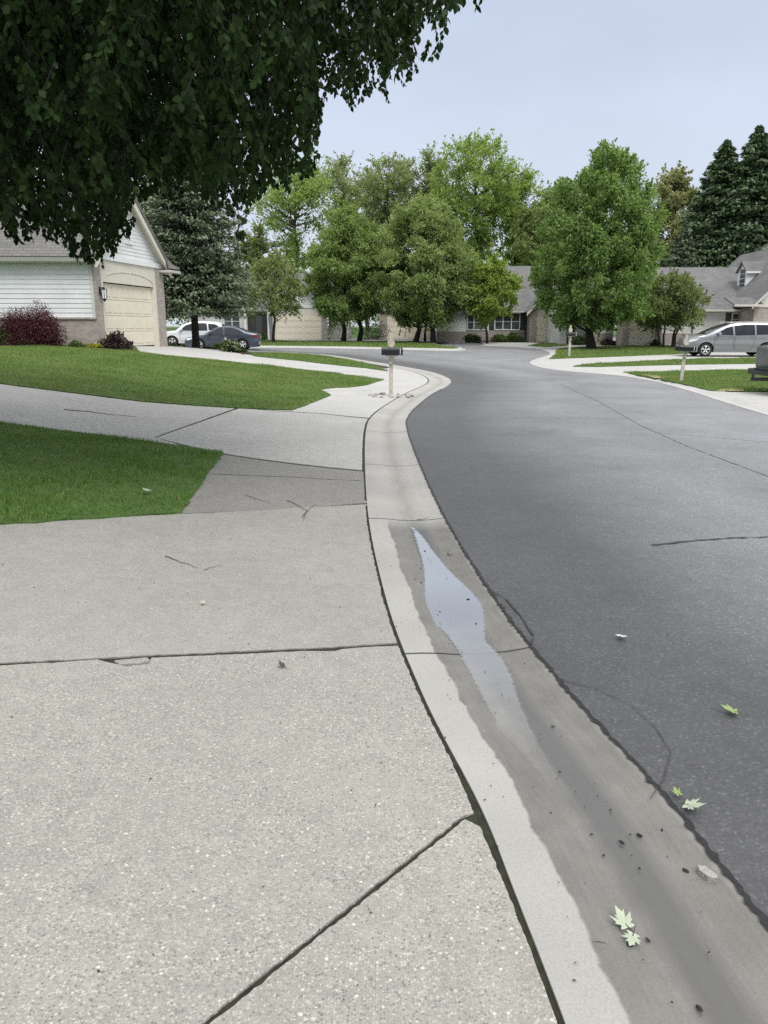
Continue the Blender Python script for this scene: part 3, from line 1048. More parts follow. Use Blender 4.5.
def conifer(name, label, base, H, Rc, mat, bark, z0=0.6, n_br=420, per=60, size=0.3, tr=0.2, droop=0.25, group=None, power=0.85, w=0.16, seed=3, ragged=0.2):
    global rng
    keep = rng
    rng = np.random.default_rng(seed)
    root = thing(name, label, 'conifer', base, 0, group)
    t = np.sort(rng.random(n_br) ** 1.25)
    ang = np.cumsum(np.full(n_br, 2.399)) + rng.normal(size=n_br) * 0.3
    L = Rc * (1 - t) ** power * (1 + ragged * rng.normal(size=n_br)).clip(0.5, 1.4) + 0.12
    z = z0 + t * (H - z0)
    Ps, Ds = [], []
    mb = MB()
    for i in range(n_br):
        dx, dy = math.cos(ang[i]), math.sin(ang[i])
        m = max(8, int(per * (0.25 + L[i] / Rc)))
        s = rng.random(m) ** 0.7
        zz = z[i] - droop * L[i] * (s - 0.55 * s * s * s) + 0.02 * H * 0
        side = rng.normal(size=m) * 0.20 * L[i] * (0.35 + s * (1.15 - s))
        P = np.c_[dx * s * L[i] - dy * side, dy * s * L[i] + dx * side, zz - np.abs(rng.normal(size=m)) * 0.10 * (0.4 + L[i] * 0.35)]
        Ps.append(P)
        D = np.tile([dx, dy, -0.35], (m, 1)) + np.c_[-dy * np.sign(side), dx * np.sign(side), np.zeros(m)] * 0.6
        Ds.append(D)
        if i % 2 == 0:
            mb.tube([(0, 0, z[i] - 0.02), (dx * L[i] * 0.5, dy * L[i] * 0.5, z[i] - droop * L[i] * 0.43), (dx * L[i] * 0.92, dy * L[i] * 0.92, z[i] - droop * L[i] * 0.5)], [0.03 + 0.012 * L[i], 0.02, 0.006], 4, False)
    P = np.concatenate(Ps)
    D = np.concatenate(Ds)
    n = len(P)
    a = unit(D + rng.normal(size=(n, 3)) * 0.45)
    nn = rng.normal(size=(n, 3)) * 0.5
    nn[:, 2] += 0.9
    b = unit(np.cross(nn, a))
    Ls = size * (0.6 + 0.8 * rng.random(n))[:, None]
    Ws = Ls * w
    quads = np.stack([P - a * Ls * 0.5, P + b * Ws - a * Ls * 0.1, P + a * Ls * 0.5, P - b * Ws - a * Ls * 0.1], 1)
    link('crown', npmesh('crown', quads, 4), mat, root)
    mb.build('limb', bark, root)
    MB().tube([(0, 0, -0.15), (0, 0, 0.3), (0, 0, H * 0.5), (0, 0, H * 0.98)], [tr * 1.35, tr, tr * 0.6, 0.02], 9).build('trunk', bark, root, True)
    rng = keep
    return root


def shrub(label, base, rx, ry, h, mat, n=3500, size=0.06, name='shrub', lobes=22, aspect=0.5, droop=0.1, group=None, flowers=None, stems=True, dome=0.6, cat='shrub'):
    root = thing(name, label, cat, base, 0, group)
    d = sphere_dirs(lobes)
    d[:, 2] = np.abs(d[:, 2])
    lr = 0.28 + 0.15 * rng.random(lobes)
    C = d * (0.78 - lr * 0.6)[:, None] * (0.6 + 0.4 * rng.random(lobes))[:, None]
    C[:, 2] = C[:, 2] * 0.9 + 0.12
    k = rng.integers(lobes, size=n)
    dd = sphere_dirs(n)
    P = (C[k] + dd * (lr[k] * rng.random(n) ** 0.4)[:, None])
    P[:, 2] = np.abs(P[:, 2])
    P = P * np.array([rx, ry, h])
    out = unit(P - np.array([0, 0, h * 0.3]))
    link('foliage', npmesh('foliage', leaf_quads(P, size, aspect, droop, out, 0.5), 4), mat, root)
    if stems:
        mb = MB()
        for c in C[:9]:
            q = c * np.array([rx, ry, h])
            mb.tube([(q[0] * 0.1, q[1] * 0.1, -0.05), q * np.array([0.6, 0.6, 0.5]), q], [0.018, 0.012, 0.005], 5, False)
        mb.build('stem', M['bark_dark'], root)
    if flowers:
        s = rng.random(n) < 0.05
        link('blossom', npmesh('blossom', leaf_quads(P[s] + out[s] * 0.03, size * 1.4, 0.9, 0, out[s], 0.2, 0.6), 4), flowers, root)
    return root


LM = {
    'linden': leafmat('linden_leaves', (0.130, 0.215, 0.062), (0.360, 0.470, 0.185), 0.50),
    'linden_b': leafmat('linden_leaves_pale', (0.140, 0.220, 0.072), (0.385, 0.480, 0.205), 0.50),
    'young': leafmat('young_maple_leaves', (0.140, 0.235, 0.040), (0.380, 0.490, 0.115), 0.40),
    'maple': leafmat('silver_maple_leaves', (0.100, 0.190, 0.055), (0.310, 0.440, 0.150), 0.48),
    'bright': leafmat('bright_far_leaves', (0.165, 0.265, 0.065), (0.390, 0.510, 0.175), 0.50),
    'grey': leafmat('greyish_far_leaves', (0.165, 0.225, 0.105), (0.370, 0.440, 0.235), 0.50),
    'olive': leafmat('olive_far_leaves', (0.191, 0.219, 0.099), (0.404, 0.416, 0.219), 0.45),
    'crab': leafmat('crabapple_leaves', (0.110, 0.160, 0.058), (0.300, 0.340, 0.145), 0.45),
    'small': leafmat('small_tree_leaves', (0.110, 0.170, 0.055), (0.320, 0.360, 0.140), 0.38),
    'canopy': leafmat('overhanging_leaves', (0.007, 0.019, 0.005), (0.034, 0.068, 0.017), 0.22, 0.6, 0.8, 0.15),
    'spruce': leafmat('spruce_needles', (0.044, 0.083, 0.044), (0.137, 0.202, 0.098), 0.08, 0.65),
    'bluespruce': leafmat('blue_spruce_needles', (0.055, 0.088, 0.046), (0.190, 0.235, 0.150), 0.08, 0.6),
    'red': leafmat('red_maple_leaves', (0.036, 0.010, 0.016), (0.111, 0.029, 0.039), 0.2),
    'purple': leafmat('purple_leaves', (0.024, 0.017, 0.019), (0.090, 0.054, 0.060), 0.15),
    'yellow': leafmat('yellow_leaves', (0.22, 0.22, 0.03), (0.42, 0.40, 0.06), 0.3),
    'green': leafmat('shrub_leaves', (0.044, 0.085, 0.022), (0.125, 0.181, 0.053), 0.25),
    'dkgreen': leafmat('dark_shrub_leaves', (0.030, 0.054, 0.019), (0.082, 0.118, 0.041), 0.2),
    'flower': leafmat('pale_flowers', (0.55, 0.50, 0.52), (0.75, 0.72, 0.72), 0.3),
    'woods': leafmat('woods_leaves', (0.130, 0.200, 0.070), (0.340, 0.420, 0.170), 0.45, 0.5, 0.08),
}


def gpt(px, Y):
    """ground point at distance Y on the column px"""
    X = (px - CX) / F * (Y * math.cos(TH) + EYE * math.sin(TH))
    return np.array([X, Y, float(gz(X, Y))])


def topz(py, Y):
    return float(pt(CX, py, Y)[2])


ROUND = [(0, 0.55), (0.12, 0.85), (0.3, 1.0), (0.5, 0.96), (0.7, 0.78), (0.86, 0.5), (1, 0.16)]
OVAL = [(0, 0.4), (0.15, 0.75), (0.35, 1.0), (0.55, 0.95), (0.75, 0.75), (0.9, 0.42), (1, 0.12)]
VASE = [(0, 0.3), (0.25, 0.6), (0.5, 0.9), (0.72, 1.0), (0.88, 0.75), (1, 0.3)]
FLAT = [(0, 0.75), (0.2, 1.0), (0.5, 0.95), (0.8, 0.7), (1, 0.3)]

# the trees on the far lawns
b = gpt(351, 63)
broad_tree('linden_tree', 'dense rounded tree with two trunks beside the far cream garage', b, topz(205, 63) - b[2], 1.9, 3.75, ROUND, LM['linden'], M['bark_dark'], None, 240, 110000, 0.17, 0.19, lobe_r=0.16, rise=0.1, tw=0.3,
           stems=[((-0.62, 0), (-0.2, 0.1)), ((0.6, 0.3), (0.3, 0.0))], seed=11)
b = gpt(428, 61)
broad_tree('linden_tree', 'widest dense rounded tree, pale tips, on the far grass island', b, topz(197, 61) - b[2], 1.7, 4.4, ROUND, LM['linden_b'], M['bark_dark'], None, 270, 130000, 0.17, 0.2, lobe_r=0.155, rise=0.1, tw=0.3,
           stems=[((-1.05, 0), (-0.5, 0.1)), ((0.35, -0.8), (0.5, 0.0))], seed=12, asym=(-0.5, 0))
b = gpt(425, 66)
broad_tree('linden_tree', 'slim tree half hidden behind the widest rounded tree', b, 7.2, 2.2, 2.1, OVAL, LM['linden'], M['bark_dark'], None, 40, 12000, 0.17, 0.1, seed=13)
b = gpt(487, 60)
broad_tree('young_maple', 'small bright green young tree in front of white windows', b, topz(260, 63) - b[2], 1.7, 2.45, OVAL, LM['young'], M['bark_dark'], None, 75, 32000, 0.16, 0.1, seed=14)
b = gpt(274, 61)
broad_tree('ornamental_tree', 'small spreading tree on a thin dark trunk beside the far entry', b, topz(258, 61) - b[2], 2.5, 3.1, FLAT, LM['small'], M['bark_dark'], None, 75, 15000, 0.16, 0.14, seed=15, lobe_r=0.19, openness=0.2, trunk_top=0.5)
b = gpt(592, 50)
MAP = [(0, 0.55), (0.1, 0.9), (0.25, 1.0), (0.45, 0.95), (0.62, 0.86), (0.78, 0.7), (0.9, 0.46), (1, 0.14)]
broad_tree('silver_maple', 'tall full maple standing on the lawn by the far mailbox', b, topz(143, 50) - b[2], 1.6, 4.2, MAP, LM['maple'], M['bark_dark'], None, 330, 120000, 0.17, 0.27, seed=16, squash=1.0, lobe_r=0.125, rise=0.45, tw=0.5, asym=(0.2, 0), limbs=50)
b = gpt(666, 52)
broad_tree('crabapple_tree', 'low multi-stemmed tree with olive leaves before the right house', b, topz(275, 52) - b[2], 1.6, 2.75, FLAT, LM['crab'], M['bark'], None, 90, 40000, 0.12, 0.09, seed=17, lobe_r=0.17,
           stems=[((-0.35, 0), (-1.1, 0)), ((-0.2, 0.1), (-0.2, 0.3)), ((0.35, 0), (1.3, 0)), ((0.45, 0.1), (0.6, 0.3))], trunk_top=0.55)

# the tall trees behind the houses
bgs = [
    ('tall_tree', 'tall open crowned tree rising behind the far left garage', 300, 92, 160, 262, 5.6, 'bright', VASE, 60, 12000, 21, 0.34),
    ('tall_tree', 'grey green airy tree rising just left of the two round trees', 345, 100, 158, 260, 5.0, 'grey', VASE, 55, 11000, 22, 0.28),
    ('tall_tree', 'thin grey green tree seen between the two rounded crowns', 388, 104, 158, 250, 4.8, 'grey', VASE, 60, 12500, 23, 0.28),
    ('tall_tree', 'airy pale tree rising behind the widest rounded tree', 428, 100, 152, 250, 4.6, 'grey', VASE, 55, 11500, 24, 0.28),
    ('tall_tree', 'tallest bright green tree behind the middle roof', 474, 90, 138, 262, 5.2, 'bright', VASE, 85, 26000, 25, 0.36),
    ('tall_tree', 'bright green tree with bare lower stems right of the tallest one', 512, 93, 172, 268, 4.4, 'bright', VASE, 60, 14000, 26, 0.3),
    ('tall_tree', 'mid green tree close behind the tall maple and the middle roof', 545, 86, 190, 268, 4.6, 'woods', OVAL, 70, 20000, 27, 0.3),
    ('tall_tree', 'olive yellow tree in new leaf between maple and dark spruces', 664, 84, 168, 285, 4.2, 'olive', OVAL, 80, 26000, 28, 0.28),
    ('tall_tree', 'sparse vine clad thin tree by the blue spruce', 243, 84, 172, 268, 1.6, 'dkgreen', OVAL, 26, 3600, 29, 0.16),
    ('tall_tree', 'leafy green tree behind the garage gable and blue spruce', 150, 70, 120, 280, 5.0, 'green', OVAL, 75, 18000, 30, 0.3),
    ('tall_tree', 'pale airy tree filling the gap between the two round trees, set far back', 368, 108, 172, 268, 4.6, 'grey', OVAL, 55, 11000, 35, 0.25),
    ('tall_tree', 'pale green tree low behind the long grey middle roof', 532, 104, 205, 275, 4.6, 'woods', OVAL, 55, 11000, 36, 0.25),
    ('tall_tree', 'low leafy tree behind the roof between blue spruce and far garage', 262, 98, 225, 275, 3.4, 'grey', OVAL, 40, 8000, 31, 0.2),
]
for nm, lab, px, Y, ty, cy, Rc, mt, pf, lb, lv, sd, tr in bgs:
    b = gpt(px, Y)
    broad_tree(nm, lab, b, topz(ty, Y) - b[2], max(topz(cy, Y) - b[2] - 1, 2), Rc * 1.08, pf, LM[mt], M['bark'], 'tall trees behind the houses', int(lb * 1.25), int(lv * 1.25), 0.28, tr, seed=sd, lobe_r=0.2, openness=0.25, limbs=44, shell=0.3, rise=0.1, tw=0.45)

b = pt(727, 142, 74)
b[2] = float(gz(b[0], b[1]))
conifer('spruce_tree', 'tall dark spruce with ragged top, left of the taller spruce', b, topz(140, 74) - b[2], 4.9, LM['spruce'], M['bark_dark'], 1.5, 900, 85, 0.44, 0.3, 0.22, seed=31, w=0.22, power=0.75, ragged=0.45)
b = pt(760, 128, 72)
b[2] = float(gz(b[0], b[1]))
conifer('spruce_tree', 'taller dark spruce above the right house roof', b, topz(126, 72) - b[2], 5.4, LM['spruce'], M['bark_dark'], 1.5, 900, 85, 0.44, 0.3, 0.22, seed=32, w=0.22, power=0.75, ragged=0.45)
b = gpt(676, 70)
conifer('spruce_tree', 'short pale spruce peeping over the long grey roof', b, topz(222, 70) - b[2], 2.6, LM['bluespruce'], M['bark_dark'], 1.0, 300, 50, 0.34, 0.16, 0.2, seed=33)
b = gpt(197, 36)
conifer('blue_spruce', 'large blue spruce beside the garage at the left', b, 9.6, 2.45, LM['bluespruce'], M['bark_dark'], 2.0, 560, 95, 0.21, 0.17, 0.30, seed=34, power=0.62, w=0.2)

# far woods that read as one mass
P = []
for X0, X1, Y0, H0 in ((-150, 150, 128, 13), (-150, 150, 140, 15)):
    for x in np.arange(X0, X1, 4.0):
        cx, cy = x + rng.normal() * 1.5, Y0 + rng.normal() * 4
        hh = H0 * (0.55 + 0.5 * rng.random())
        k = 750
        dd = sphere_dirs(k) * (rng.random(k) ** 0.5)[:, None]
        P.append(np.array([cx, cy, float(gz(cx, cy)) + hh * 0.55]) + dd * np.array([4.2, 3, hh * 0.55]))
P = np.concatenate(P)
tag(link('far_woods', npmesh('far_woods', leaf_quads(P, 0.55, 0.6, 0.2), 4), LM['woods']), 'belt of far green woods beyond the houses', 'woods', kind='stuff')

# ------------------------------------------------------------------ the tree overhead
LOW = [(-260, 190), (-120, 225), (-60, 235), (0, 236), (40, 242), (62, 247), (78, 256), (92, 266), (108, 270), (117, 248), (126, 224), (133, 204), (150, 191), (165, 197), (190, 184), (205, 196), (222, 206), (243, 208), (258, 204),
       (266, 184), (284, 196), (300, 184), (318, 168), (326, 152), (318, 130), (309, 108), (322, 98), (338, 92), (350, 104), (372, 94), (388, 112), (398, 92), (415, 74), (436, 58), (446, 30), (450, 12), (486, 8), (500, -40), (520, -160), (600, -300)]
lowx = np.array([p[0] for p in LOW])
lowy = np.array([p[1] for p in LOW])
tree_base = np.array([-5.6, 8.2, 0])
tree_base[2] = float(gz(*tree_base[:2]))
root = thing('overhanging_tree', 'dark leafy tree hanging over the drive, its trunk out of view', 'tree', tree_base)
cc, cr = np.array([-3.7, 8.6, 5.6]), np.array([6.0, 4.6, 4.2])
tips = []
NT = 21000
while len(tips) < NT:
    d = sphere_dirs(400) * (rng.random(400) ** 0.4)[:, None]
    P = cc + d * cr
    for p in P:
        if p[1] < 2.0 or p[2] < 1.7:
            continue
        vz = p[2] - EYE
        dep = p[1] * math.cos(TH) - vz * math.sin(TH)
        sx = CX + F * p[0] / dep
        sy = CY - F * (p[1] * math.sin(TH) + vz * math.cos(TH)) / dep
        lo_ = np.interp(sx, lowx, lowy)
        # boughs droop: the lower limit is the tip of a hanging spray
        if sx > 500 or (sx > 448 and (sy > 16 or rng.random() < 0.93)) or (sx > 290 and sy > lo_ - 45 and rng.random() < 0.45) or sy > lo_ + 4 - 34 * rng.random() ** 2 or (sx < -260 and rng.random() < 0.75) or (sy < -420 and rng.random() < 0.6):
            continue
        # the inner crown is sparse up high, dense towards the hanging skirt
        tips.append(p)
for _ in range(16):
    p = pt(rng.uniform(446, 484), rng.uniform(-14, 8), rng.uniform(7.8, 8.4))
    tips.insert(0, p)
tips = np.array(tips[:NT])
LV, tw = [], MB()
for p in tips:
    a = rng.random() * 2 * math.pi
    L = 0.22 + 0.24 * rng.random()
    hx, hy = math.cos(a) * L * 0.45, math.sin(a) * L * 0.45
    n = 12
    s = np.linspace(0.05, 1, n)
    # spray hangs: ends at the tip point
    path = np.c_[p[0] - hx * (1 - s), p[1] - hy * (1 - s), p[2] + L * 0.75 * (1 - s) ** 1.3]
    tw.tube(path[::7], [0.004, 0.003, 0.0015][:len(path[::7])], 3, False)
    side = np.where(np.arange(n) % 2, 1, -1)[:, None]
    ax = unit(np.array([hx, hy, -L * 0.8]))
    sd = unit(np.cross(ax, np.array([0, 0, 1.0]) + rng.normal(size=3) * 0.4))
    la = unit(side * sd * 0.8 + ax * 0.55 + np.array([0, 0, -0.75]) + rng.normal(size=(n, 3)) * 0.28)
    ll = (0.072 * (0.7 + 0.5 * rng.random(n)))[:, None]
    nn = unit(np.cross(la, sd + rng.normal(size=(n, 3)) * 0.6))
    bb = unit(np.cross(nn, la))
    ww = ll * 0.33
    b0 = path
    LV.append(np.stack([b0, b0 + la * ll * 0.3 + bb * ww * 0.85 + nn * ww * 0.22, b0 + la * ll * 0.62 + bb * ww * 0.9 + nn * ww * 0.25, b0 + la * ll,
                        b0 + la * ll * 0.62 - bb * ww * 0.9 + nn * ww * 0.25, b0 + la * ll * 0.3 - bb * ww * 0.85 + nn * ww * 0.22], 1) - tree_base)
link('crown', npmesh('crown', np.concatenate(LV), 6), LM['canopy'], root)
tw.v = [tuple(np.array(v) - tree_base) for v in tw.v]
tw.build('twigs', M['bark_dark'], root)
MB().tube([(0, 0, -0.2), (0.02, 0, 0.4), (0.1, 0.05, 1.6), (0.3, 0.1, 2.8), (0.6, 0.15, 4.4), (1.0, 0.2, 6.5), (1.3, 0.2, 8.3)], [0.30, 0.22, 0.19, 0.17, 0.13, 0.09, 0.03], 12).build('trunk', M['bark_dark'], root, True)
mb = MB()
order = rng.permutation(len(tips))[:110]
for i in order:
    c = tips[i] - tree_base + np.array([0, 0, 0.3])
    z0 = float(np.clip(c[2] * 0.55 + 0.6, 1.9, 6.0))
    p0 = np.array([0.1 + z0 * 0.13, 0.05 + z0 * 0.02, z0])
    m1 = p0 + (c - p0) * 0.4 + np.array([0, 0, 0.5])
    m2 = p0 + (c - p0) * 0.75 + np.array([0, 0, 0.35])
    mb.tube([p0, m1, m2, c], [0.045, 0.03, 0.016, 0.004], 5, False)
mb.build('limb', M['bark_dark'], root, True)


# ------------------------------------------------------------------ houses
def siding(mb, x0, x1, z0, z1, y, pitch=0.15, depth=0.018, left=None, right=None, axis='y', sgn=-1):
    """lap siding: each course leans out towards its lower edge; left(z) and right(z) trim it to a gable"""
    z = z0
    while z < z1 - 1e-4:
        zt = min(z + pitch, z1)
        a0, a1 = (left(z), left(zt)) if left else (x0, x0)
        b0, b1 = (right(z), right(zt)) if right else (x1, x1)
        if b0 > a0 + 0.02:
            if b1 < a1:
                a1 = b1 = (a1 + b1) / 2
            q = [(a0, y, z), (b0, y, z), (b0, y + sgn * depth, z), (a0, y + sgn * depth, z), (a1, y + sgn * 0.003, zt), (b1, y + sgn * 0.003, zt)]
            if axis == 'x':
                q = [(p[1], p[0], p[2]) for p in q]
            mb.add(q, [(0, 1, 2, 3), (3, 2, 5, 4)])
        z = zt
    return mb


def panel_door(parent, x0, x1, z0, z1, y, axis='y', sgn=-1, rows=4, cols=4, mat=None):
    """a sectional garage door with raised panels"""
    mb = MB()

    def bx(a0, a1, d0, d1, c0, c1):
        d0, d1 = sorted((y + sgn * d0, y + sgn * d1))
        mb.box(a0, a1, d0, d1, c0, c1) if axis == 'y' else mb.box(d0, d1, a0, a1, c0, c1)
    hh = (z1 - z0) / rows
    for r in range(rows):
        bx(x0, x1, -0.03, 0.0, z0 + r * hh + 0.006, z0 + (r + 1) * hh - 0.006)
        ww = (x1 - x0) / cols
        for c in range(cols):
            bx(x0 + c * ww + 0.06, x0 + (c + 1) * ww - 0.06, 0.001, 0.012, z0 + r * hh + 0.1, z0 + (r + 1) * hh - 0.1)
    bx(x0, x1, -0.06, -0.035, z0, z1)
    return mb.build('garage_door', mat or M['door_cream'], parent)


def window(parent, x0, x1, z0, z1, y, panes=2, shutters=False, bars=1, name='window'):
    """a window facing -y: frame, glass with muntins, shutters"""
    f = MB()
    t = 0.07
    f.box(x0, x1, y - 0.05, y + 0.02, z0, z0 + t).box(x0, x1, y - 0.05, y + 0.02, z1 - t, z1)
    w = (x1 - x0) / panes
    for i in range(panes + 1):
        a = x0 + i * w
        f.box(max(x0, a - t / 2), min(x1, a + t / 2) if 0 < i < panes else (x0 + t if i == 0 else x1), y - 0.048, y + 0.018, z0 + t, z1 - t) if 0 < i < panes else f.box(*((x0, x0 + t) if i == 0 else (x1 - t, x1)), y - 0.048, y + 0.018, z0 + t, z1 - t)
    for i in range(panes):
        for k in range(1, bars + 1):
            zz = z0 + (z1 - z0) * k / (bars + 1)
            f.box(x0 + i * w + t / 2, x0 + (i + 1) * w - t / 2, y - 0.03, y + 0.0, zz - 0.018, zz + 0.018)
    fr = f.build(name, M['white'], parent)
    MB().box(x0 + 0.03, x1 - 0.03, y - 0.012, y + 0.012, z0 + 0.03, z1 - 0.03).build('pane', M['glass'], fr)
    if shutters:
        for a in (x0 - 0.42, x1 + 0.04):
            s = MB().box(a, a + 0.38, y - 0.03, y + 0.0, z0, z1)
            for k in range(14):
                zz = z0 + 0.08 + (z1 - z0 - 0.16) * k / 14
                s.box(a + 0.05, a + 0.33, y - 0.045, y - 0.031, zz, zz + 0.045)
            s.build('shutter', M['shutter'], parent)
    return fr


def wall_box(parent, x0, x1, y0, y1, z0, z1, mat, name='wall'):
    return MB().box(x0, x1, y0, y1, z0, z1).build(name, mat, parent)


def gable_roof_x(parent, x0, x1, y0, y1, ze, zr, mat, over=0.35, t=0.16):
    """ridge along x"""
    ym = (y0 + y1) / 2
    s = (zr - ze) / (ym - y0)
    mb = MB()
    mb.slab([(x0 - over, y0 - over, ze - over * s), (x1 + over, y0 - over, ze - over * s), (x1 + over, ym, zr), (x0 - over, ym, zr)], t)
    mb.slab([(x0 - over, y1 + over, ze - over * s), (x1 + over, y1 + over, ze - over * s), (x1 + over, ym + 0.001, zr), (x0 - over, ym + 0.001, zr)], t)
    return mb.build('roof', mat, parent)


def gable_roof_y(parent, x0, x1, y0, y1, ze, zr, mat, over=0.35, t=0.16):
    xm = (x0 + x1) / 2
    s = (zr - ze) / (xm - x0)
    mb = MB()
    mb.slab([(x0 - over, y0 - over, ze - over * s), (x0 - over, y1, ze - over * s), (xm, y1, zr), (xm, y0 - over, zr)], t)
    mb.slab([(x1 + over, y0 - over, ze - over * s), (x1 + over, y1, ze - over * s), (xm + 0.001, y1, zr), (xm + 0.001, y0 - over, zr)], t)
    return mb.build('roof', mat, parent)


def rake_trim(parent, x0, x1, y, ze, zr, over=0.35, w=0.2, mat=None):
    xm = (x0 + x1) / 2
    s = (zr - ze) / (xm - x0)
    for sg in (-1, 1):
        mb = MB()
        e = xm + sg * (xm - x0 + over)
        mb.prism([(e, ze - over * s - 0.02), (xm, zr - 0.02), (xm, zr - 0.02 - w * 1.3), (e, ze - over * s - 0.02 - w * 1.3)], y - 0.04, y - 0.001)
        mb.build('rake_board', mat or M['trim'], parent)


def gable_front(parent, x0, x1, y, ze, zr, mat, pitch=0.15):
    xm = (x0 + x1) / 2
    k = (xm - x0) / (zr - ze)
    mb = MB()
    siding(mb, x0, x1, ze, zr, y, pitch, 0.018, lambda z: x0 + (z - ze) * k, lambda z: x1 - (z - ze) * k)
    mb.prism([(x0, ze), (x1, ze), (xm, zr)], y + 0.004, y + 0.15)
    return mb.build('gable', mat, parent)


# --- near left house: garage wing with its gable to the street and a side wall towards the camera
hb = np.array([-9.52, 26.3, 0.0])
HROT, SHEAR = R(-8.5), 0.2
hb[2] = float(pt(100, 348.0, 26.3)[2])
HL = thing('garage_house', 'pale sided house with cream garage door and brick base at the left', 'house', hb, HROT)
LW, EZ, RZ = 5.4, 3.0, 5.15     # depth of the wing, eave and ridge heights
# side wall (faces -y locally), running to -x
brick = MB().box(-13, -0.001, 0.0, 0.25, -0.6, 0.93)
brick.build('brick_base', M['brick'], HL)
MB().box(-13, 0.01, -0.05, 0.26, 0.932, 0.99).build('sill_course', M['brick'], HL)
mb = MB()
siding(mb, -13, -0.12, 0.992, EZ - 0.16, 0.06, 0.152, 0.02)
mb.box(-13, -0.12, 0.065, 0.25, 0.992, EZ - 0.02)
mb.build('siding', M['siding'], HL)
MB().box(-0.118, -0.022, 0.02, 0.25, 0.992, EZ - 0.16).build('corner_board', M['siding_warm'], HL)
# brick piers of the garage front (front face at x=0)
MB().box(-0.02, 0.03, 0.005, 0.44, -0.6 + 0.001, EZ - 0.12).build('brick_pier', M['brick'], HL)
MB().box(-0.30, 0.03, LW - 0.68, LW, -0.6, EZ - 0.12).build('brick_pier', M['brick'], HL)
D0, D1 = 0.60, LW - 0.86
panel_door(HL, D0, D1, 0.0, 2.13, -0.12, 'x', 1, 4, 5)
MB().box(-0.14, 0.012, 0.442, D0 - 0.002, -0.2, 2.16).build('door_jamb', M['trim'], HL)
MB().box(-0.14, 0.012, D1 + 0.002, LW - 0.682, -0.2, 2.16).build('door_jamb', M['trim'], HL)
MB().box(-0.2, -0.002, 0.442, LW - 0.682, 2.162, EZ - 0.12).build('door_header', M['trim'], HL)
arch = MB()
ym, hw = (D0 + D1) / 2, (D1 - D0) / 2 - 0.05
ap = [(0.012, ym + hw * math.cos(w), 2.22 + 0.34 * math.sin(w)) for w in np.linspace(0.05, math.pi - 0.05, 24)]
for a, b_ in zip(ap[:-1], ap[1:]):
    arch.tube([a, b_], [0.010, 0.010], 5)
arch.box(0.0, 0.03, ym - 0.02, ym + 0.02, 2.2, 2.56)
arch.build('arch_trim', M['trim'], HL)
MB().box(-0.1, 0.06, 0.0, LW, EZ - 0.118, EZ + 0.06).build('frieze_board', M['white'], HL)
gm = MB()
kk = (LW / 2) / (RZ - EZ)
siding(gm, 0, LW, EZ + 0.062, RZ - 0.1, 0.0, 0.125, 0.018, lambda z: (z - EZ) * kk, lambda z: LW - (z - EZ) * kk, 'x', 1)
gm.prism([(0.02, EZ + 0.061), (LW - 0.02, EZ + 0.061), (LW / 2, RZ - 0.05)], -0.2, -0.004, 'x')
gm.build('gable', M['siding'], HL)
sl = (RZ - EZ) / (LW / 2)
ov = 0.25
rf = MB()
rf.slab([(-13.2, -ov, EZ - ov * sl + 0.10), (0.30, -ov, EZ - ov * sl + 0.10), (0.30, LW / 2, RZ + 0.12), (-13.2, LW / 2, RZ + 0.12)], 0.12)
rf.slab([(-13.2, LW + ov, EZ - ov * sl + 0.10), (0.30, LW + ov, EZ - ov * sl + 0.10), (0.30, LW / 2 + 0.001, RZ + 0.12), (-13.2, LW / 2 + 0.001, RZ + 0.12)], 0.12)
rf.build('roof', M['roof_brown'], HL)
for (ya, yb) in ((-ov, LW / 2), (LW + ov, LW / 2)):
    rk = MB()
    rk.prism([(ya, EZ - ov * sl - 0.03), (yb, RZ - 0.02), (yb, RZ - 0.30), (ya, EZ - ov * sl - 0.24)], 0.20, 0.27, 'x')
    rk.prism([(ya, EZ - ov * sl - 0.05), (yb, RZ - 0.04), (yb, RZ - 0.10), (ya, EZ - ov * sl - 0.11)], 0.0, 0.198, 'x')
    rk.build('rake_board', M['trim'], HL)
MB().prism([(-ov - 0.12, EZ - ov * sl + 0.06), (-ov + 0.0, EZ - ov * sl + 0.06), (-ov, EZ - ov * sl - 0.07), (-ov - 0.08, EZ - ov * sl - 0.07)], -13.2, 0.25, 'x').build('gutter', M['gutter'], HL)
MB().box(-13, 0.2, -ov, 0.0, EZ - ov * sl - 0.10, EZ - ov * sl - 0.075).build('soffit', M['trim'], HL)
rt = MB()
rt.slab([(-0.2, LW - 0.25, EZ + 0.28), (0.28, LW - 0.25, EZ + 0.28), (0.45, LW + 0.5, EZ - 0.10), (-0.2, LW + 0.5, EZ - 0.10)], 0.06)
rt.slab([(0.28, LW - 0.25, EZ + 0.28), (0.28, LW - 0.24, EZ + 0.28), (0.45, LW - 0.35, EZ - 0.1), (0.45, LW + 0.5, EZ - 0.1)], 0.05)
rt.build('return_roof', M['roof_brown'], HL)
MB().box(-0.2, 0.5, LW - 0.38, LW + 0.55, EZ - 0.26, EZ - 0.17).build('return_gutter', M['gutter'], HL)
v = MB().box(0.005, 0.05, LW / 2 - 0.30, LW / 2 - 0.22, 3.62, 4.22).box(0.005, 0.05, LW / 2 + 0.12, LW / 2 + 0.20, 3.62, 4.22).box(0.005, 0.05, LW / 2 - 0.30, LW / 2 + 0.2, 4.22, 4.3).box(0.005, 0.06, LW / 2 - 0.33, LW / 2 + 0.23, 3.55, 3.62)
for k in range(9):
    v.box(0.01, 0.035, LW / 2 - 0.22, LW / 2 + 0.12, 3.64 + k * 0.064, 3.68 + k * 0.064)
v.build('gable_vent', M['white'], HL)
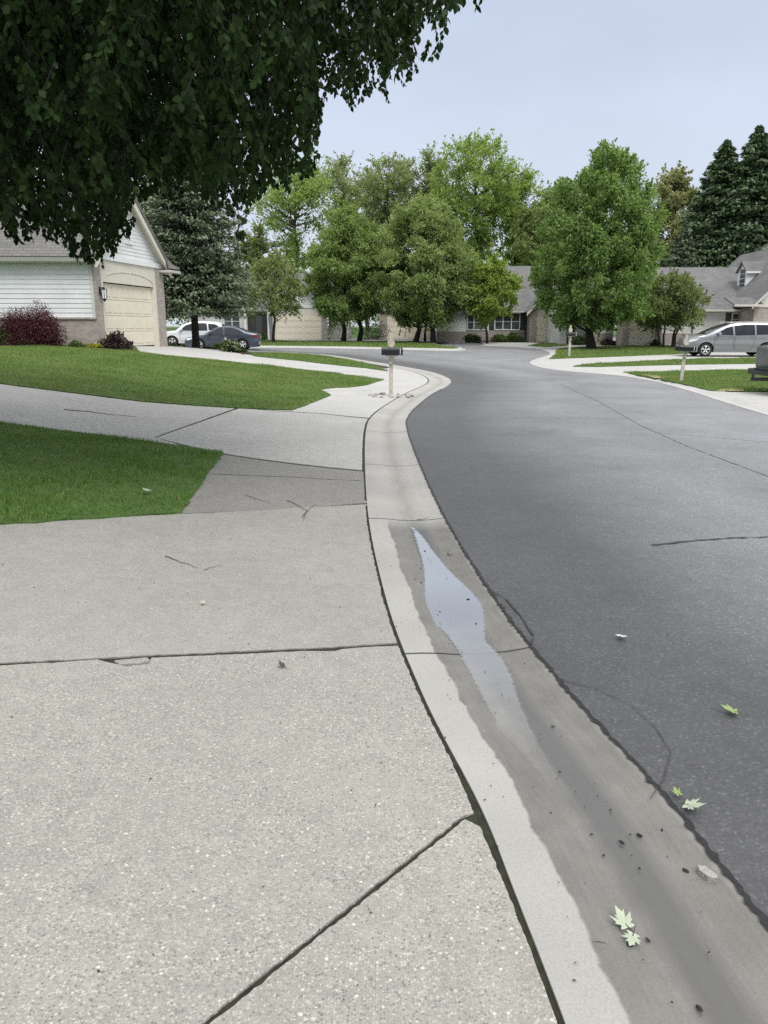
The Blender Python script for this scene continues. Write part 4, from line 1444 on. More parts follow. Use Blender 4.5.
ln = MB().box(0.03, 0.05, 0.24, 0.32, 1.72, 1.98).box(0.05, 0.17, 0.265, 0.295, 1.93, 1.96)
ln.tube([(0.17, 0.28, 1.98), (0.17, 0.28, 1.92), (0.17, 0.28, 1.90)], [0.02, 0.05, 0.10], 6).tube([(0.17, 0.28, 1.60), (0.17, 0.28, 1.57), (0.17, 0.28, 1.5)], [0.075, 0.06, 0.015], 6)
for k in range(6):
    w = k * math.pi / 3
    ln.tube([(0.17 + 0.075 * math.cos(w), 0.28 + 0.075 * math.sin(w), 1.6), (0.17 + 0.092 * math.cos(w), 0.28 + 0.092 * math.sin(w), 1.9)], [0.009, 0.009], 4)
lo = ln.build('lantern', M['black'], HL)
MB().tube([(0.17, 0.28, 1.605), (0.17, 0.28, 1.895)], [0.062, 0.078], 6).build('lantern_glass', M['lamp'], lo)
MB().box(-12.9, -0.35, LW - 0.2, LW - 0.05, -0.6, EZ - 0.05).build('rear_wall', M['siding'], HL)

for o_ in HL.children_recursive:
    for v_ in o_.data.vertices:
        v_.co.y += SHEAR * v_.co.x

# --- far left house with a cream garage
Yf = 70.0
s_ = px2m(Yf)
b = gpt(300, Yf)
HF = thing('garage_house', 'far white house with cream garage behind the small spreading tree', 'house', b)
fx = lambda px: (px - 300) / s_
g0, g1 = fx(276), fx(325)
panel_door(HF, fx(278), fx(321), 0.0, 2.1, -0.08, cols=5)
wall_box(HF, g0 - 0.1, fx(278), -0.12, 0.2, -0.3, 2.75, M['trim'], 'door_jamb')
wall_box(HF, fx(321), g1 + 0.1, -0.12, 0.2, -0.3, 2.75, M['brick'], 'brick_pier')
wall_box(HF, fx(278), fx(321), -0.06, 0.2, 2.102, 2.75, M['trim'], 'door_header')
gable_front(HF, g0 - 0.1, g1 + 0.1, -0.1, 2.752, 5.0, M['siding'])
gable_roof_y(HF, g0 - 0.1, g1 + 0.1, -0.2, 8, 2.8, 5.15, M['roof'])
rake_trim(HF, g0 - 0.1, g1 + 0.1, -0.5, 2.75, 5.1)
wall_box(HF, fx(200), g0 - 0.12, 1.2, 9, -0.3, 2.7, M['siding_warm'])
wall_box(HF, fx(249), fx(269), 1.12, 1.19, 0.1, 2.3, M['darkbrown'], 'entry_shade_panel')  # flat panel before the wall, its dark colour painting the entry's shade
wall_box(HF, fx(257), fx(263), 1.06, 1.115, 0.1, 2.15, M['shutter'], 'front_door')
for q in (248, 270):
    MB().tube([(fx(q), 0.4, -0.1), (fx(q), 0.4, 2.6)], [0.1, 0.1], 8).build('porch_post', M['white'], HF)
window(HF, fx(226), fx(242), 0.95, 2.3, 1.18, 2)
gable_roof_x(HF, fx(195), fx(335), 1.2, 10, 2.75, 6.1, M['roof'])
gable_front(HF, fx(272), fx(301), 1.0, 3.9, 5.9, M['siding'])
rake_trim(HF, fx(272), fx(301), 0.9, 3.9, 5.95, 0.2)
gable_roof_y(HF, fx(272), fx(301), 0.9, 5.5, 3.95, 6.0, M['roof'], 0.2)
wall_box(HF, g1 + 0.1, fx(345), 2.0, 8.0, -0.3, 2.75, M['siding_warm'])

# --- middle house: left garage, window bay, grey roof, right garage
Ym = 65.0
s_ = px2m(Ym)
b = gpt(500, Ym)
HM = thing('long_house', 'long low house with white windows and grey roof behind the young tree', 'house', b)
fx = lambda px: (px - 500) / s_
wall_box(HM, fx(440), fx(524), 0.0, 8.0, -0.3, 0.85, M['brick'], 'brick_base')
mb = MB()
siding(mb, fx(440), fx(524), 0.852, 2.75, 0.04, 0.15)
mb.box(fx(440), fx(524), 0.045, 8, 0.852, 2.75)
mb.build('wall', M['siding'], HM)
window(HM, fx(468), fx(488), 0.95, 2.2, 0.0, 3)
window(HM, fx(494), fx(518), 0.95, 2.3, 0.0, 3, True)
gable_roof_x(HM, fx(440), fx(560), 0, 9.0, 2.75, 6.3, M['roof'])
MB().box(fx(438), fx(526), -0.46, -0.36, 2.34, 2.46).build('gutter', M['gutter'], HM)
wall_box(HM, fx(524), fx(530.5), -1.6, 0.3, -0.3, 2.7, M['brick'], 'brick_pier')
wall_box(HM, fx(566), fx(574), -1.6, 0.3, -0.3, 2.7, M['brick'], 'brick_pier')
panel_door(HM, fx(531), fx(565.8), 0.0, 2.1, -1.5, cols=4)
wall_box(HM, fx(530.5), fx(566), -1.5, -1.2, 2.102, 2.7, M['trim'], 'door_header')
gable_front(HM, fx(524), fx(574), -1.58, 2.702, 5.0, M['siding'])
gable_roof_y(HM, fx(524), fx(574), -1.7, 5.5, 2.75, 5.1, M['roof'])
rake_trim(HM, fx(524), fx(574), -2.06, 2.7, 5.08)
MB().tube([(fx(523.2), -0.2, 0.1), (fx(523.2), -0.2, 2.4)], [0.05, 0.05], 6).build('downpipe', M['darkbrown'], HM)
# its left part, set back
yo = 8.0
s2_ = px2m(Ym + yo)
b = gpt(410, Ym + yo)
HN = thing('garage_house', 'low house with cream garage door behind the widest rounded tree', 'house', b)
fx = lambda px: (px - 410) / s2_
panel_door(HN, fx(388), fx(430), 0.0, 2.15, -0.05, cols=5)
wall_box(HN, fx(381), fx(387.9), -0.1, 0.2, -0.3, 2.75, M['brick'], 'brick_pier')
wall_box(HN, fx(388), fx(430), -0.05, 0.2, 2.152, 2.75, M['trim'], 'door_header')
wall_box(HN, fx(430.1), fx(456), -0.1, 6, -0.3, 1.0, M['brick'], 'brick_base')
wall_box(HN, fx(430.1), fx(456), -0.08, 6, 1.002, 2.75, M['siding'])
wall_box(HN, fx(449), fx(453.5), -0.13, -0.1, 0.05, 2.15, M['darkbrown'], 'front_door')
gable_roof_x(HN, fx(380), fx(456), 0, 7.5, 2.75, 5.4, M['roof'])
wall_box(HN, fx(383), fx(430), 0.21, 7, -0.3, 2.7, M['siding'])

# --- right house: long grey roof, small garage, window with shutters, gabled garage and dormer
Yr = 56.0
s_ = px2m(Yr)
b = gpt(690, Yr)
HR = thing('gabled_house', 'right hand house with long grey roof, dormer and shuttered window', 'house', b)
fx = lambda px: (px - 690) / s_
xl, xr = fx(600), fx(740)
wall_box(HR, fx(656), xr, 0.0, 9, -0.3, 0.9, M['brick'], 'brick_base')
mb = MB()
siding(mb, fx(656), xr, 0.902, 2.62, 0.04, 0.15)
mb.box(fx(656), xr, 0.045, 9, 0.902, 2.62)
mb.build('wall', M['siding_warm'], HR)
window(HR, fx(726.5), fx(741.5), 0.9, 2.3, 0.0, 2, True, bars=2)
gable_roof_x(HR, fx(636), fx(800), 0, 11.0, 2.68, 5.75, M['roof'])
MB().box(fx(660), fx(734), -0.50, -0.36, 2.38, 2.52).build('gutter', M['gutter'], HR)
# garage wing at its left end
panel_door(HR, fx(627), fx(652), 0.0, 2.1, -0.9, cols=3)
wall_box(HR, fx(620), fx(626.8), -1.0, 0.3, -0.3, 2.65, M['brick'], 'brick_pier')
wall_box(HR, fx(652.2), fx(657), -1.0, 0.3, -0.3, 2.65, M['brick'], 'brick_pier')
wall_box(HR, fx(626.8), fx(652.2), -0.9, 0.2, 2.102, 2.65, M['trim'], 'door_header')
gable_front(HR, fx(620), fx(657), -0.95, 2.652, 4.7, M['siding'])
gable_roof_y(HR, fx(620), fx(657), -1.1, 5, 2.7, 4.85, M['roof'])
rake_trim(HR, fx(620), fx(657), -1.46, 2.68, 4.8)
wall_box(HR, fx(596), fx(619.8), 1.0, 8, -0.3, 0.9, M['brick'], 'brick_base')
wall_box(HR, fx(596), fx(619.8), 1.02, 8, 0.902, 2.62, M['siding'])
gable_roof_x(HR, fx(572), fx(634), 1.0, 9.0, 2.68, 5.0, M['roof'])
wall_box(HR, fx(572), fx(595.8), 2.2, 8, -0.3, 2.62, M['siding_warm'])
wall_box(HR, fx(579), fx(586), 2.1, 2.19, 0.1, 2.2, M['darkbrown'], 'front_door')
# gabled block at the right, garage below, closer to the street
gx0, gx1, gy = 3.15, 3.15 + 7.4, -2.4
wall_box(HR, gx0, gx0 + 1.0, gy, 8, -0.3, 2.6, M['brick'], 'brick_pier')
wall_box(HR, gx1 - 0.8, gx1, gy, 8, -0.3, 2.6, M['brick'], 'brick_pier')
panel_door(HR, gx0 + 1.2, gx1 - 1.0, 0.0, 2.15, gy + 0.1, cols=6)
wall_box(HR, gx0 + 1.0, gx1 - 0.8, gy + 0.02, gy + 0.3, 2.152, 2.75, M['trim'], 'door_header')
MB().box(gx0 + 1.01, gx0 + 1.19, gy, gy + 0.3, -0.2, 2.15).build('door_jamb', M['trim'], HR)
MB().box(gx0 - 0.1, gx1 + 0.1, gy - 0.05, gy - 0.002, 2.62, 3.10).build('frieze_board', M['trim'], HR)
gable_front(HR, gx0, gx1, gy, 3.102, 6.85, M['siding'])
gable_roof_y(HR, gx0, gx1, gy - 0.1, 9, 3.15, 6.95, M['roof'], 0.4)
rake_trim(HR, gx0, gx1, gy - 0.5, 3.1, 6.9, 0.4, 0.15, M['gutter'])
rt = MB()
rt.slab([(gx0 - 1.6, gy - 0.45, 2.82), (gx0 + 0.4, gy - 0.45, 2.82), (gx0 + 0.3, gy + 0.6, 3.25), (gx0 - 1.6, gy + 1.2, 3.3)], 0.08)
rt.build('return_roof', M['roof'], HR)
MB().box(gx0 - 1.6, gx0 + 0.4, gy - 0.58, gy - 0.45, 2.66, 2.80).build('return_gutter', M['gutter'], HR)
# dormer on the left slope of the gabled block, facing left
dx = 4.25
yd0, yd1 = 1.6, 3.0
zb, zt = 3.9, 5.3
MB().prism([(dx, zb), (dx, zt), (dx + 1.9, zt), (dx + 1.8, zt - 0.1)], yd0, yd0 + 0.08).build('dormer_cheek', M['white'], HR)
MB().prism([(dx, zb), (dx, zt), (dx + 1.9, zt), (dx + 1.8, zt - 0.1)], yd1 - 0.08, yd1).build('dormer_cheek', M['white'], HR)
fm = MB()
fm.prism([(yd0, zb), (yd1, zb), (yd1, zt), ((yd0 + yd1) / 2, zt + 0.55), (yd0, zt)], dx - 0.06, dx - 0.002, 'x')
dorm = fm.build('dormer', M['white'], HR)
pn = MB()
for k in range(4):
    for j in range(2):
        pn.box(dx - 0.085, dx - 0.063, yd0 + 0.2 + j * 0.42, yd0 + 0.58 + j * 0.42, zb + 0.18 + k * 0.34, zb + 0.46 + k * 0.34)
pn.build('pane', M['glass'], dorm)
rf = MB()
for ya in (yd0 - 0.15, yd1 + 0.15):
    rf.slab([(dx - 0.2, ya, zt - 0.08), (dx + 4.2, ya, zt - 0.08), (dx + 4.2, (yd0 + yd1) / 2, zt + 0.66), (dx - 0.2, (yd0 + yd1) / 2, zt + 0.66)], 0.1)
rf.build('dormer_roof', M['roof'], HR)
MB().box(dx - 0.2, dx + 4.0, yd0 - 0.22, yd0 - 0.12, zt - 0.24, zt - 0.1).build('dormer_fascia', M['white'], HR)
# higher roof behind
hx = 6.4
rf = MB()
rf.slab([(hx, 9.0, 5.6), (hx + 16, 9.0, 5.6), (hx + 16, 15.5, 10.9), (hx + 9, 15.5, 10.9)], 0.15)
rf.slab([(hx, 9.0, 5.6), (hx + 9, 15.5, 10.9), (hx + 9, 15.6, 10.9), (hx, 22.0, 5.6)], 0.15)
rf.build('main_roof', M['roof'], HR)
wall_box(HR, hx + 0.3, hx + 16, 9.3, 21.5, -0.3, 5.55, M['siding'], 'rear_wall')

# ------------------------------------------------------------------ vehicles
def car(name, label, loc, rz, L, W, top, bottom, belt, arches, wr, wins, shield, back, paint, doors=(), lamps=(), tails=(), mirror=None, rim=None, cat='car', extras=None, seam=True, tumble=0.16):
    """top: outline from the front bumper over the roof to the rear bumper (x, z); side panels are cut for the wheels and bowed in plan and section"""
    root = thing(name, label, cat, loc, rz)
    # smooth outline
    O = smooth_path(top, 5)
    zmax = O[:, 1].max()
    low = [(x, bottom) for x in ()]
    # bottom edge with arches, running rear to front
    bot = [(O[-1][0] - 0.02, bottom)]
    for ax in sorted(arches, reverse=True):
        ar = wr + 0.075
        w0 = math.asin(max(-0.9, min(0.9, (bottom - wr) / ar)))
        for w in np.linspace(w0, math.pi - w0, 16):
            bot.append((ax + ar * math.cos(w), wr + ar * math.sin(w)))
    bot.append((O[0][0] + 0.02, bottom))
    poly = [tuple(p) for p in O] + bot
    Pp = np.array(poly + [poly[0]])

    def half(x, z, edge=True):
        x, z = np.asarray(x, float), np.asarray(z, float)
        w = np.full_like(x, W / 2)
        w = w - tumble * np.clip((z - belt) / (zmax - belt), 0, 1) ** 1.1
        w = w - 0.05 * np.clip((belt - 0.25 - z) / 0.5, 0, 1) ** 2 - 0.02 * np.exp(-((z - belt + 0.22) / 0.1) ** 2)
        w = w * (1 - 0.20 * np.clip(1 - x / 0.75, 0, 1) ** 2.2 - 0.14 * np.clip(1 - (L - x) / 0.7, 0, 1) ** 2.2)
        if edge:
            d = dist_to(O, np.c_[x.ravel(), z.ravel()]).reshape(x.shape)
            w = w - 0.055 * np.clip(1 - d / 0.10, 0, 1) ** 2
        return w

    def patch(poly2, off, step=0.09, sides=(-1, 1), mbx=None):
        B = resample(poly2, step, True)
        lo_, hi_ = B.min(0), B.max(0)
        G = np.stack(np.meshgrid(np.arange(lo_[0] + step / 2, hi_[0], step), np.arange(lo_[1] + step / 2, hi_[1], step)), -1).reshape(-1, 2)
        if len(G):
            G = G[inside(B, G)]
        if len(G):
            G = G[dist_to(np.vstack([B, B[:1]]), G) > step * 0.35]
        pts = [Vector(p) for p in B] + [Vector(p) for p in G]
        n = len(B)
        v, e, f, *_ = delaunay_2d_cdt(pts, [(i, (i + 1) % n) for i in range(n)], [], 1, 1e-6)
        xy = np.array([(p.x, p.y) for p in v])
        h = half(xy[:, 0], xy[:, 1]) + off
        mbx = mbx or MB()
        for s in sides:
            mbx.add(np.c_[xy[:, 0], s * h, xy[:, 1]], [tuple(q) for q in f])
        return mbx

    def over(i0, i1, off, ys, mbx=None):
        """skin across the car along the outline points i0..i1"""
        seg = O[i0:i1 + 1]
        t = np.gradient(O, axis=0)[i0:i1 + 1]
        nrm = np.c_[-t[:, 1], t[:, 0]] / (np.linalg.norm(t, axis=1)[:, None] + 1e-9)
        seg = seg + nrm * off
        h = half(O[i0:i1 + 1, 0], O[i0:i1 + 1, 1])
        V, m = [], len(ys)
        for p, nn, hw in zip(seg, nrm, h):
            for y in ys:
                c = 0.035 * (1 - (y / max(abs(ys[0]), 1e-6)) ** 2) if abs(ys[0]) > 0.99 else 0.035 * (1 - y * y)
                V.append((p[0] + nn[0] * c, y * hw, p[1] + nn[1] * c))
        mbx = mbx or MB()
        mbx.add(V, [(i * m + j, i * m + j + 1, (i + 1) * m + j + 1, (i + 1) * m + j) for i in range(len(seg) - 1) for j in range(m - 1)])
        return mbx
    Y5 = [-1, -0.8, -0.4, 0, 0.4, 0.8, 1]
    body = patch(poly, 0.0)
    over(0, len(O) - 1, 0.0, Y5, body)
    body.build('body', paint, root, True)
    MB().box(0.25, L - 0.25, -W / 2 + 0.16, W / 2 - 0.16, bottom - 0.02, belt - 0.15).box(0.1, L - 0.1, -W / 2 + 0.12, W / 2 - 0.12, bottom, bottom + 0.04).build('underbody', M['plastic'], root)
    for w_ in wins:
        for sd in (-1, 1):
            patch(w_, 0.006, 0.07, (sd,)).build('side_window', M['carglass'], root, True)
    near = lambda x0, x1, rear=False: [int(np.argmin(np.hypot(O[:, 0] - p[0], O[:, 1] - p[1]))) for p in (x0, x1)]
    i0, i1 = near(*shield)
    over(i0, i1, 0.008, [-0.88, -0.5, 0, 0.5, 0.88]).build('windscreen', M['carglass'], root, True)
    i0, i1 = near(*back)
    over(i0, i1, 0.008, [-0.84, -0.45, 0, 0.45, 0.84]).build('rear_window', M['carglass'], root, True)
    for d in doors:
        for sd in (-1, 1):
          dm = MB()
          for a_, b2 in zip(d, d[1:] + d[:1]):
            aa, bb2 = np.array(a_), np.array(b2)
            nn = np.array([-(bb2 - aa)[1], (bb2 - aa)[0]])
            nn = nn / (np.linalg.norm(nn) + 1e-9) * 0.007
            patch([aa - nn, bb2 - nn, bb2 + nn, aa + nn], 0.003, 0.15, (sd,), dm)
          ds = dm.build('door_seam', M['plastic'], root)
          xs, zs = [p[0] for p in d], [p[1] for p in d]
          hz_ = belt - 0.09
          patch([(max(xs) - 0.28, hz_), (max(xs) - 0.08, hz_), (max(xs) - 0.08, hz_ + 0.03), (max(xs) - 0.28, hz_ + 0.03)], 0.022, 0.1, (sd,)).build('door_handle', paint, root)
    for p in lamps:
        for sd in (-1, 1):
            patch(p, 0.007, 0.08, (sd,)).build('headlight', M['lamp'], root, True)
    for p in tails:
        for sd in (-1, 1):
            patch(p, 0.007, 0.08, (sd,)).build('taillight', M['redlamp'], root, True)
    if mirror:
        for s in (-1, 1):
            hw = float(half(np.array([mirror[0]]), np.array([mirror[1]]))[0])
            y0_, y1_ = sorted((s * (hw - 0.01), s * (hw + 0.2)))
            MB().box(mirror[0] - 0.08, mirror[0] + 0.06, y0_, y1_, mirror[1] - 0.01, mirror[1] + 0.14).build('wing_mirror', paint, root, False, 0.03)
    for ax in arches:
        for s in (-1, 1):
            yo_ = s * (W / 2 - 0.135)
            prof_ = [(wr * 0.66, 0.10), (wr * 0.72, 0.115), (wr * 0.93, 0.11), (wr, 0.08), (wr, -0.08), (wr * 0.93, -0.11), (wr * 0.66, -0.10)]
            tm = MB()
            nseg = 28
            Vt = [(ax + r_ * math.cos(2 * math.pi * i / nseg), yo_ + s * d_, wr + r_ * math.sin(2 * math.pi * i / nseg)) for i in range(nseg) for r_, d_ in prof_]
            k_ = len(prof_)
            tm.add(Vt, [(i * k_ + j, i * k_ + j + 1, ((i + 1) % nseg) * k_ + j + 1, ((i + 1) % nseg) * k_ + j) for i in range(nseg) for j in range(k_ - 1)])
            tyre = tm.build('wheel', M['rubber'], root, True)
            rm = MB()
            rr_ = wr * 0.67
            rm.tube([(ax, yo_ + s * 0.095, wr), (ax, yo_ + s * 0.115, wr)], [0.07, 0.06], 10)
            for k2 in range(5):
                for e2 in (-0.13, 0.13):
                    w2 = 2 * math.pi * k2 / 5 + 0.3 + e2
                    rm.tube([(ax + 0.05 * math.cos(w2), yo_ + s * 0.10, wr + 0.05 * math.sin(w2)), (ax + rr_ * 0.97 * math.cos(w2), yo_ + s * 0.09, wr + rr_ * 0.97 * math.sin(w2))], [0.022, 0.03], 5)
            rm.add([(ax + r_ * math.cos(2 * math.pi * i / nseg), yo_ + s * d_, wr + r_ * math.sin(2 * math.pi * i / nseg)) for i in range(nseg) for r_, d_ in ((rr_, 0.10), (rr_ * 0.93, 0.112), (rr_ * 0.88, 0.09))],
                   [(i * 3 + j, i * 3 + j + 1, ((i + 1) % nseg) * 3 + j + 1, ((i + 1) % nseg) * 3 + j) for i in range(nseg) for j in range(2)])
            rm.build('rim', M['rim'], tyre, True)
            dk = MB().tube([(ax, yo_ + s * 0.02, wr), (ax, yo_ + s * 0.03, wr)], [rr_, rr_], 20)
            dk.build('hub', M['plastic'], tyre)
    return root


# silver minivan, nose to the left
vb = gpt(680, 40.6)
vb[2] += ROFF
vtop = [(0.04, 0.30), (0.0, 0.50), (0.03, 0.72), (0.16, 0.90), (0.5, 1.03), (0.98, 1.12), (1.45, 1.36), (2.0, 1.60), (2.45, 1.72), (3.1, 1.77), (3.9, 1.765), (4.55, 1.70), (4.82, 1.60), (5.0, 1.32), (5.10, 1.0), (5.17, 0.72), (5.14, 0.5), (5.06, 0.32)]
van = car('minivan', 'silver minivan parked on the right hand driveway', vb, R(-4), 5.17, 2.0, vtop, 0.24, 1.08, (1.0, 4.09), 0.345,
          [[(1.42, 1.14), (1.98, 1.49), (2.30, 1.57), (2.36, 1.10)], [(2.44, 1.10), (2.40, 1.58), (2.9, 1.64), (3.42, 1.645), (3.46, 1.12)], [(3.54, 1.12), (3.50, 1.645), (4.2, 1.63), (4.62, 1.55), (4.78, 1.30), (4.6, 1.16)]],
          ((0.98, 1.12), (2.3, 1.69)), ((4.86, 1.55), (5.05, 1.15)), M['silver'],
          doors=([(1.42, 0.36), (1.40, 1.06), (2.38, 1.06), (2.40, 0.36)], [(2.46, 0.36), (2.46, 1.07), (3.50, 1.08), (3.44, 0.7), (3.3, 0.36)]),
          lamps=([(0.10, 0.74), (0.20, 0.88), (0.70, 0.98), (0.45, 0.82)],), tails=([(4.86, 1.12), (5.02, 1.1), (5.08, 0.92), (4.85, 0.95)],), mirror=(1.62, 1.10))
van.scale = (0.95, 0.95, 0.95)
# lower strip along the sills and roof rails
for sd in (-0.8, 0.8):
    MB().tube([(2.2, sd, 1.74), (2.4, sd, 1.79), (4.3, sd, 1.78), (4.5, sd, 1.73)], [0.015] * 4, 6).build('roof_rail', M['gutter'], van)
MB().box(-0.012, 0.03, -0.55, 0.55, 0.42, 0.58).build('grille', M['plastic'], van)

# blue grey sedan on the side street
sb = gpt(187.5, 50)
stop_ = [(0.05, 0.28), (0.0, 0.46), (0.04, 0.62), (0.2, 0.74), (0.8, 0.86), (1.22, 0.93), (1.62, 1.16), (2.05, 1.37), (2.5, 1.45), (3.0, 1.43), (3.5, 1.30), (3.95, 1.10), (4.35, 1.02), (4.55, 0.99), (4.62, 0.84), (4.62, 0.55), (4.54, 0.32)]
car('sedan', 'blue grey sedan parked behind the flower bed', sb, R(2), 4.62, 1.8, stop_, 0.2, 0.93, (0.92, 3.62), 0.325,
    [[(1.48, 0.97), (1.74, 1.14), (2.08, 1.32), (2.44, 1.385), (2.46, 0.96)], [(2.54, 0.96), (2.52, 1.385), (2.98, 1.37), (3.38, 1.25), (3.72, 1.05), (3.6, 0.98)]],
    ((1.24, 0.94), (2.0, 1.35)), ((3.2, 1.39), (3.9, 1.12)), M['bluepaint'],
    doors=([(1.5, 0.3), (1.46, 0.92), (2.48, 0.92), (2.5, 0.3)], [(2.56, 0.3), (2.55, 0.92), (3.5, 0.92), (3.3, 0.6), (3.2, 0.3)]),
    lamps=([(0.1, 0.6), (0.22, 0.72), (0.6, 0.78), (0.4, 0.64)],), tails=([(4.2, 0.92), (4.55, 0.92), (4.58, 0.78), (4.3, 0.82)],), mirror=(1.66, 0.98))
ub = gpt(163, 55)
utop = [(0.05, 0.34), (0.0, 0.55), (0.04, 0.82), (0.2, 0.96), (0.75, 1.05), (1.15, 1.10), (1.5, 1.36), (1.9, 1.59), (2.4, 1.69), (3.1, 1.70), (3.8, 1.66), (4.2, 1.56), (4.42, 1.28), (4.55, 1.02), (4.6, 0.7), (4.54, 0.38)]
car('sport_utility_vehicle', 'white sport utility vehicle behind the blue grey sedan', ub, R(1), 4.6, 1.86, utop, 0.26, 1.06, (0.9, 3.58), 0.36,
    [[(1.42, 1.11), (1.86, 1.45), (2.3, 1.58), (2.36, 1.09)], [(2.44, 1.09), (2.4, 1.59), (3.1, 1.60), (3.3, 1.57), (3.36, 1.1)], [(3.44, 1.12), (3.4, 1.56), (3.85, 1.53), (4.08, 1.42), (4.12, 1.18)]],
    ((1.17, 1.11), (1.9, 1.58)), ((4.22, 1.52), (4.5, 1.12)), M['carwhite'], doors=([(1.45, 0.4), (1.42, 1.05), (2.4, 1.05), (2.42, 0.4)],),
    lamps=([(0.08, 0.78), (0.2, 0.94), (0.6, 0.98), (0.4, 0.84)],), tails=([(4.3, 1.1), (4.5, 1.08), (4.55, 0.85), (4.3, 0.9)],), mirror=(1.6, 1.12), cat='car')
# grey pickup whose tail reaches into the picture at the right edge; its nose points out of the frame
pb = gpt(788, 17.2)
pb[2] += ROFF
ptop = [(0.06, 0.50), (0.0, 0.75), (0.02, 1.0), (0.2, 1.12), (0.9, 1.17), (1.5, 1.22), (1.85, 1.5), (2.2, 1.78), (2.6, 1.88), (3.2, 1.88), (3.62, 1.82), (3.72, 1.5), (3.76, 1.29), (3.86, 1.27), (4.6, 1.27), (5.3, 1.27), (5.66, 1.27), (5.72, 1.24), (5.74, 1.0), (5.73, 0.8), (5.70, 0.66)]
pk = car('pickup_truck', 'grey pickup truck whose tail end shows at the right edge', (pb[0] + 5.73, pb[1] + 0.95, pb[2]), math.pi, 5.74, 1.92, ptop, 0.5, 1.2, (1.0, 4.55), 0.38,
         [[(1.78, 1.25), (2.2, 1.66), (2.6, 1.76), (2.65, 1.25)], [(2.75, 1.25), (2.72, 1.77), (3.3, 1.76), (3.5, 1.68), (3.55, 1.25)]],
         ((1.52, 1.24), (2.2, 1.78)), ((3.66, 1.76), (3.74, 1.4)), M['greypaint'], doors=([(1.8, 0.55), (1.78, 1.2), (2.7, 1.2), (2.72, 0.55)],), tails=([(5.6, 0.95), (5.71, 0.95), (5.71, 1.18), (5.6, 1.18)],), mirror=(1.9, 1.28), cat='truck', tumble=0.2)
pk.scale = (1, 1, 0.85)
MB().box(3.9, 5.6, -0.72, 0.72, 1.305, 1.325).build('bed_cover', M['plastic'], pk)
MB().box(5.70, 5.86, -0.86, 0.86, 0.50, 0.66).build('rear_bumper', M['shutter'], pk, False, 0.02)
MB().box(5.70, 5.90, -0.5, 0.5, 0.664, 0.69).build('bumper_step', M['plastic'], pk)
MB().box(5.3, 6.15, -0.05, 0.05, 0.36, 0.45).tube([(6.12, 0, 0.45), (6.12, 0, 0.54)], [0.03, 0.03], 8).build('tow_hitch', M['black'], pk)
MB().box(5.735, 5.755, -0.14, 0.14, 0.98, 1.06).build('tailgate_handle', M['plastic'], pk)

# ------------------------------------------------------------------ mailboxes
def mailbox(label, base, rz, scale=1.0, two=False, lean=0.0, bare=False):
    root = thing('mailbox', label, 'mailbox', base, rz)
    root.rotation_euler = (0, lean, rz)
    root.scale = (scale,) * 3
    p = MB().box(-0.05, 0.05, -0.05, 0.05, -0.3, 1.30)
    p.build('post', M['post'], root, False, 0.006)
    h = MB()
    h.prism([(-0.085, 1.302), (0.085, 1.302), (0.095, 1.40), (0.075, 1.47), (0.035, 1.50), (0.03, 1.53), (0.045, 1.56), (0.0, 1.64), (-0.045, 1.56), (-0.03, 1.53), (-0.035, 1.50), (-0.075, 1.47), (-0.095, 1.40)], -0.03, 0.03)
    h.build('post_top', M['post'], root)
    MB().box(-0.16, 0.16, -0.20, -0.052, 1.045, 1.075).box(-0.035, 0.035, -0.12, -0.052, 0.85, 1.045).build('bracket', M['post'], root)

    def box_at(y, x0, x1):
        ang = np.linspace(0, math.pi, 10)
        prof = [(y + 0.1 * math.cos(a), 1.20 + 0.075 * math.sin(a)) for a in ang]
        prof = [(y + 0.1, 1.078)] + prof + [(y - 0.1, 1.078)]
        b1 = MB().prism(prof, x0, x1, 'x').build('box', M['black'], root)
        ring = MB().prism([(y + (c[0] - y) * 1.06, 1.078 + (c[1] - 1.078) * 1.05) for c in prof], x1 + 0.001, x1 + 0.03, 'x').build('door', M['black'], b1)
        MB().box(x1 - 0.045, x1 - 0.028, y - 0.108, y - 0.101, 1.10, 1.25).build('flag', M['white'], b1)
    box_at(-0.16, -0.26, 0.26)
    if two:
        box_at(0.17, -0.30, 0.22)
    MB().box(0.065, 0.085, -0.02, 0.02, 0.86, 1.04).build('paper_hook', M['post'], root)
    return root


mb_pos = at(391, 396)
mailbox('black mailbox on a pale post ringed with stones by the kerb', mb_pos, R(3), 0.88)
mb2 = at(681, 381.5, ROFF)
mailbox('black twin mailbox on a leaning post in front of the minivan', mb2, R(-4), 0.80, True, R(2.5))
mb3 = at(569, 357, ROFF)
mailbox('small far mailbox on a pale post beside the tall maple', mb3, R(8), 0.95)
# ring of stones at the foot of the near post
for i in range(16):
    w = 2 * math.pi * i / 16
    q = mb_pos[:2] + np.array([math.cos(w) * 0.52, math.sin(w) * 0.42]) * (0.75 + 0.35 * rng.random())
    mbx = MB()
    r0 = 0.035 + 0.03 * rng.random()
    vv = sphere_dirs(26) * r0 * np.array([1.3, 1.0, 0.65])
    import bmesh
    bm = bmesh.new()
    for v_ in vv:
        bm.verts.new(v_)
    bmesh.ops.convex_hull(bm, input=bm.verts)
    me = bpy.data.meshes.new('stone')
    bm.to_mesh(me)
    bm.free()
    o = link('stone', me, M['stone'])
    o.location = (q[0], q[1], float(gz(*q)) + r0 * 0.3)
    o.rotation_euler = (0, 0, rng.random() * 6)
    tag(o, 'small stone in the ring round the near mailbox post', 'stone', 'stones round the mailbox post')

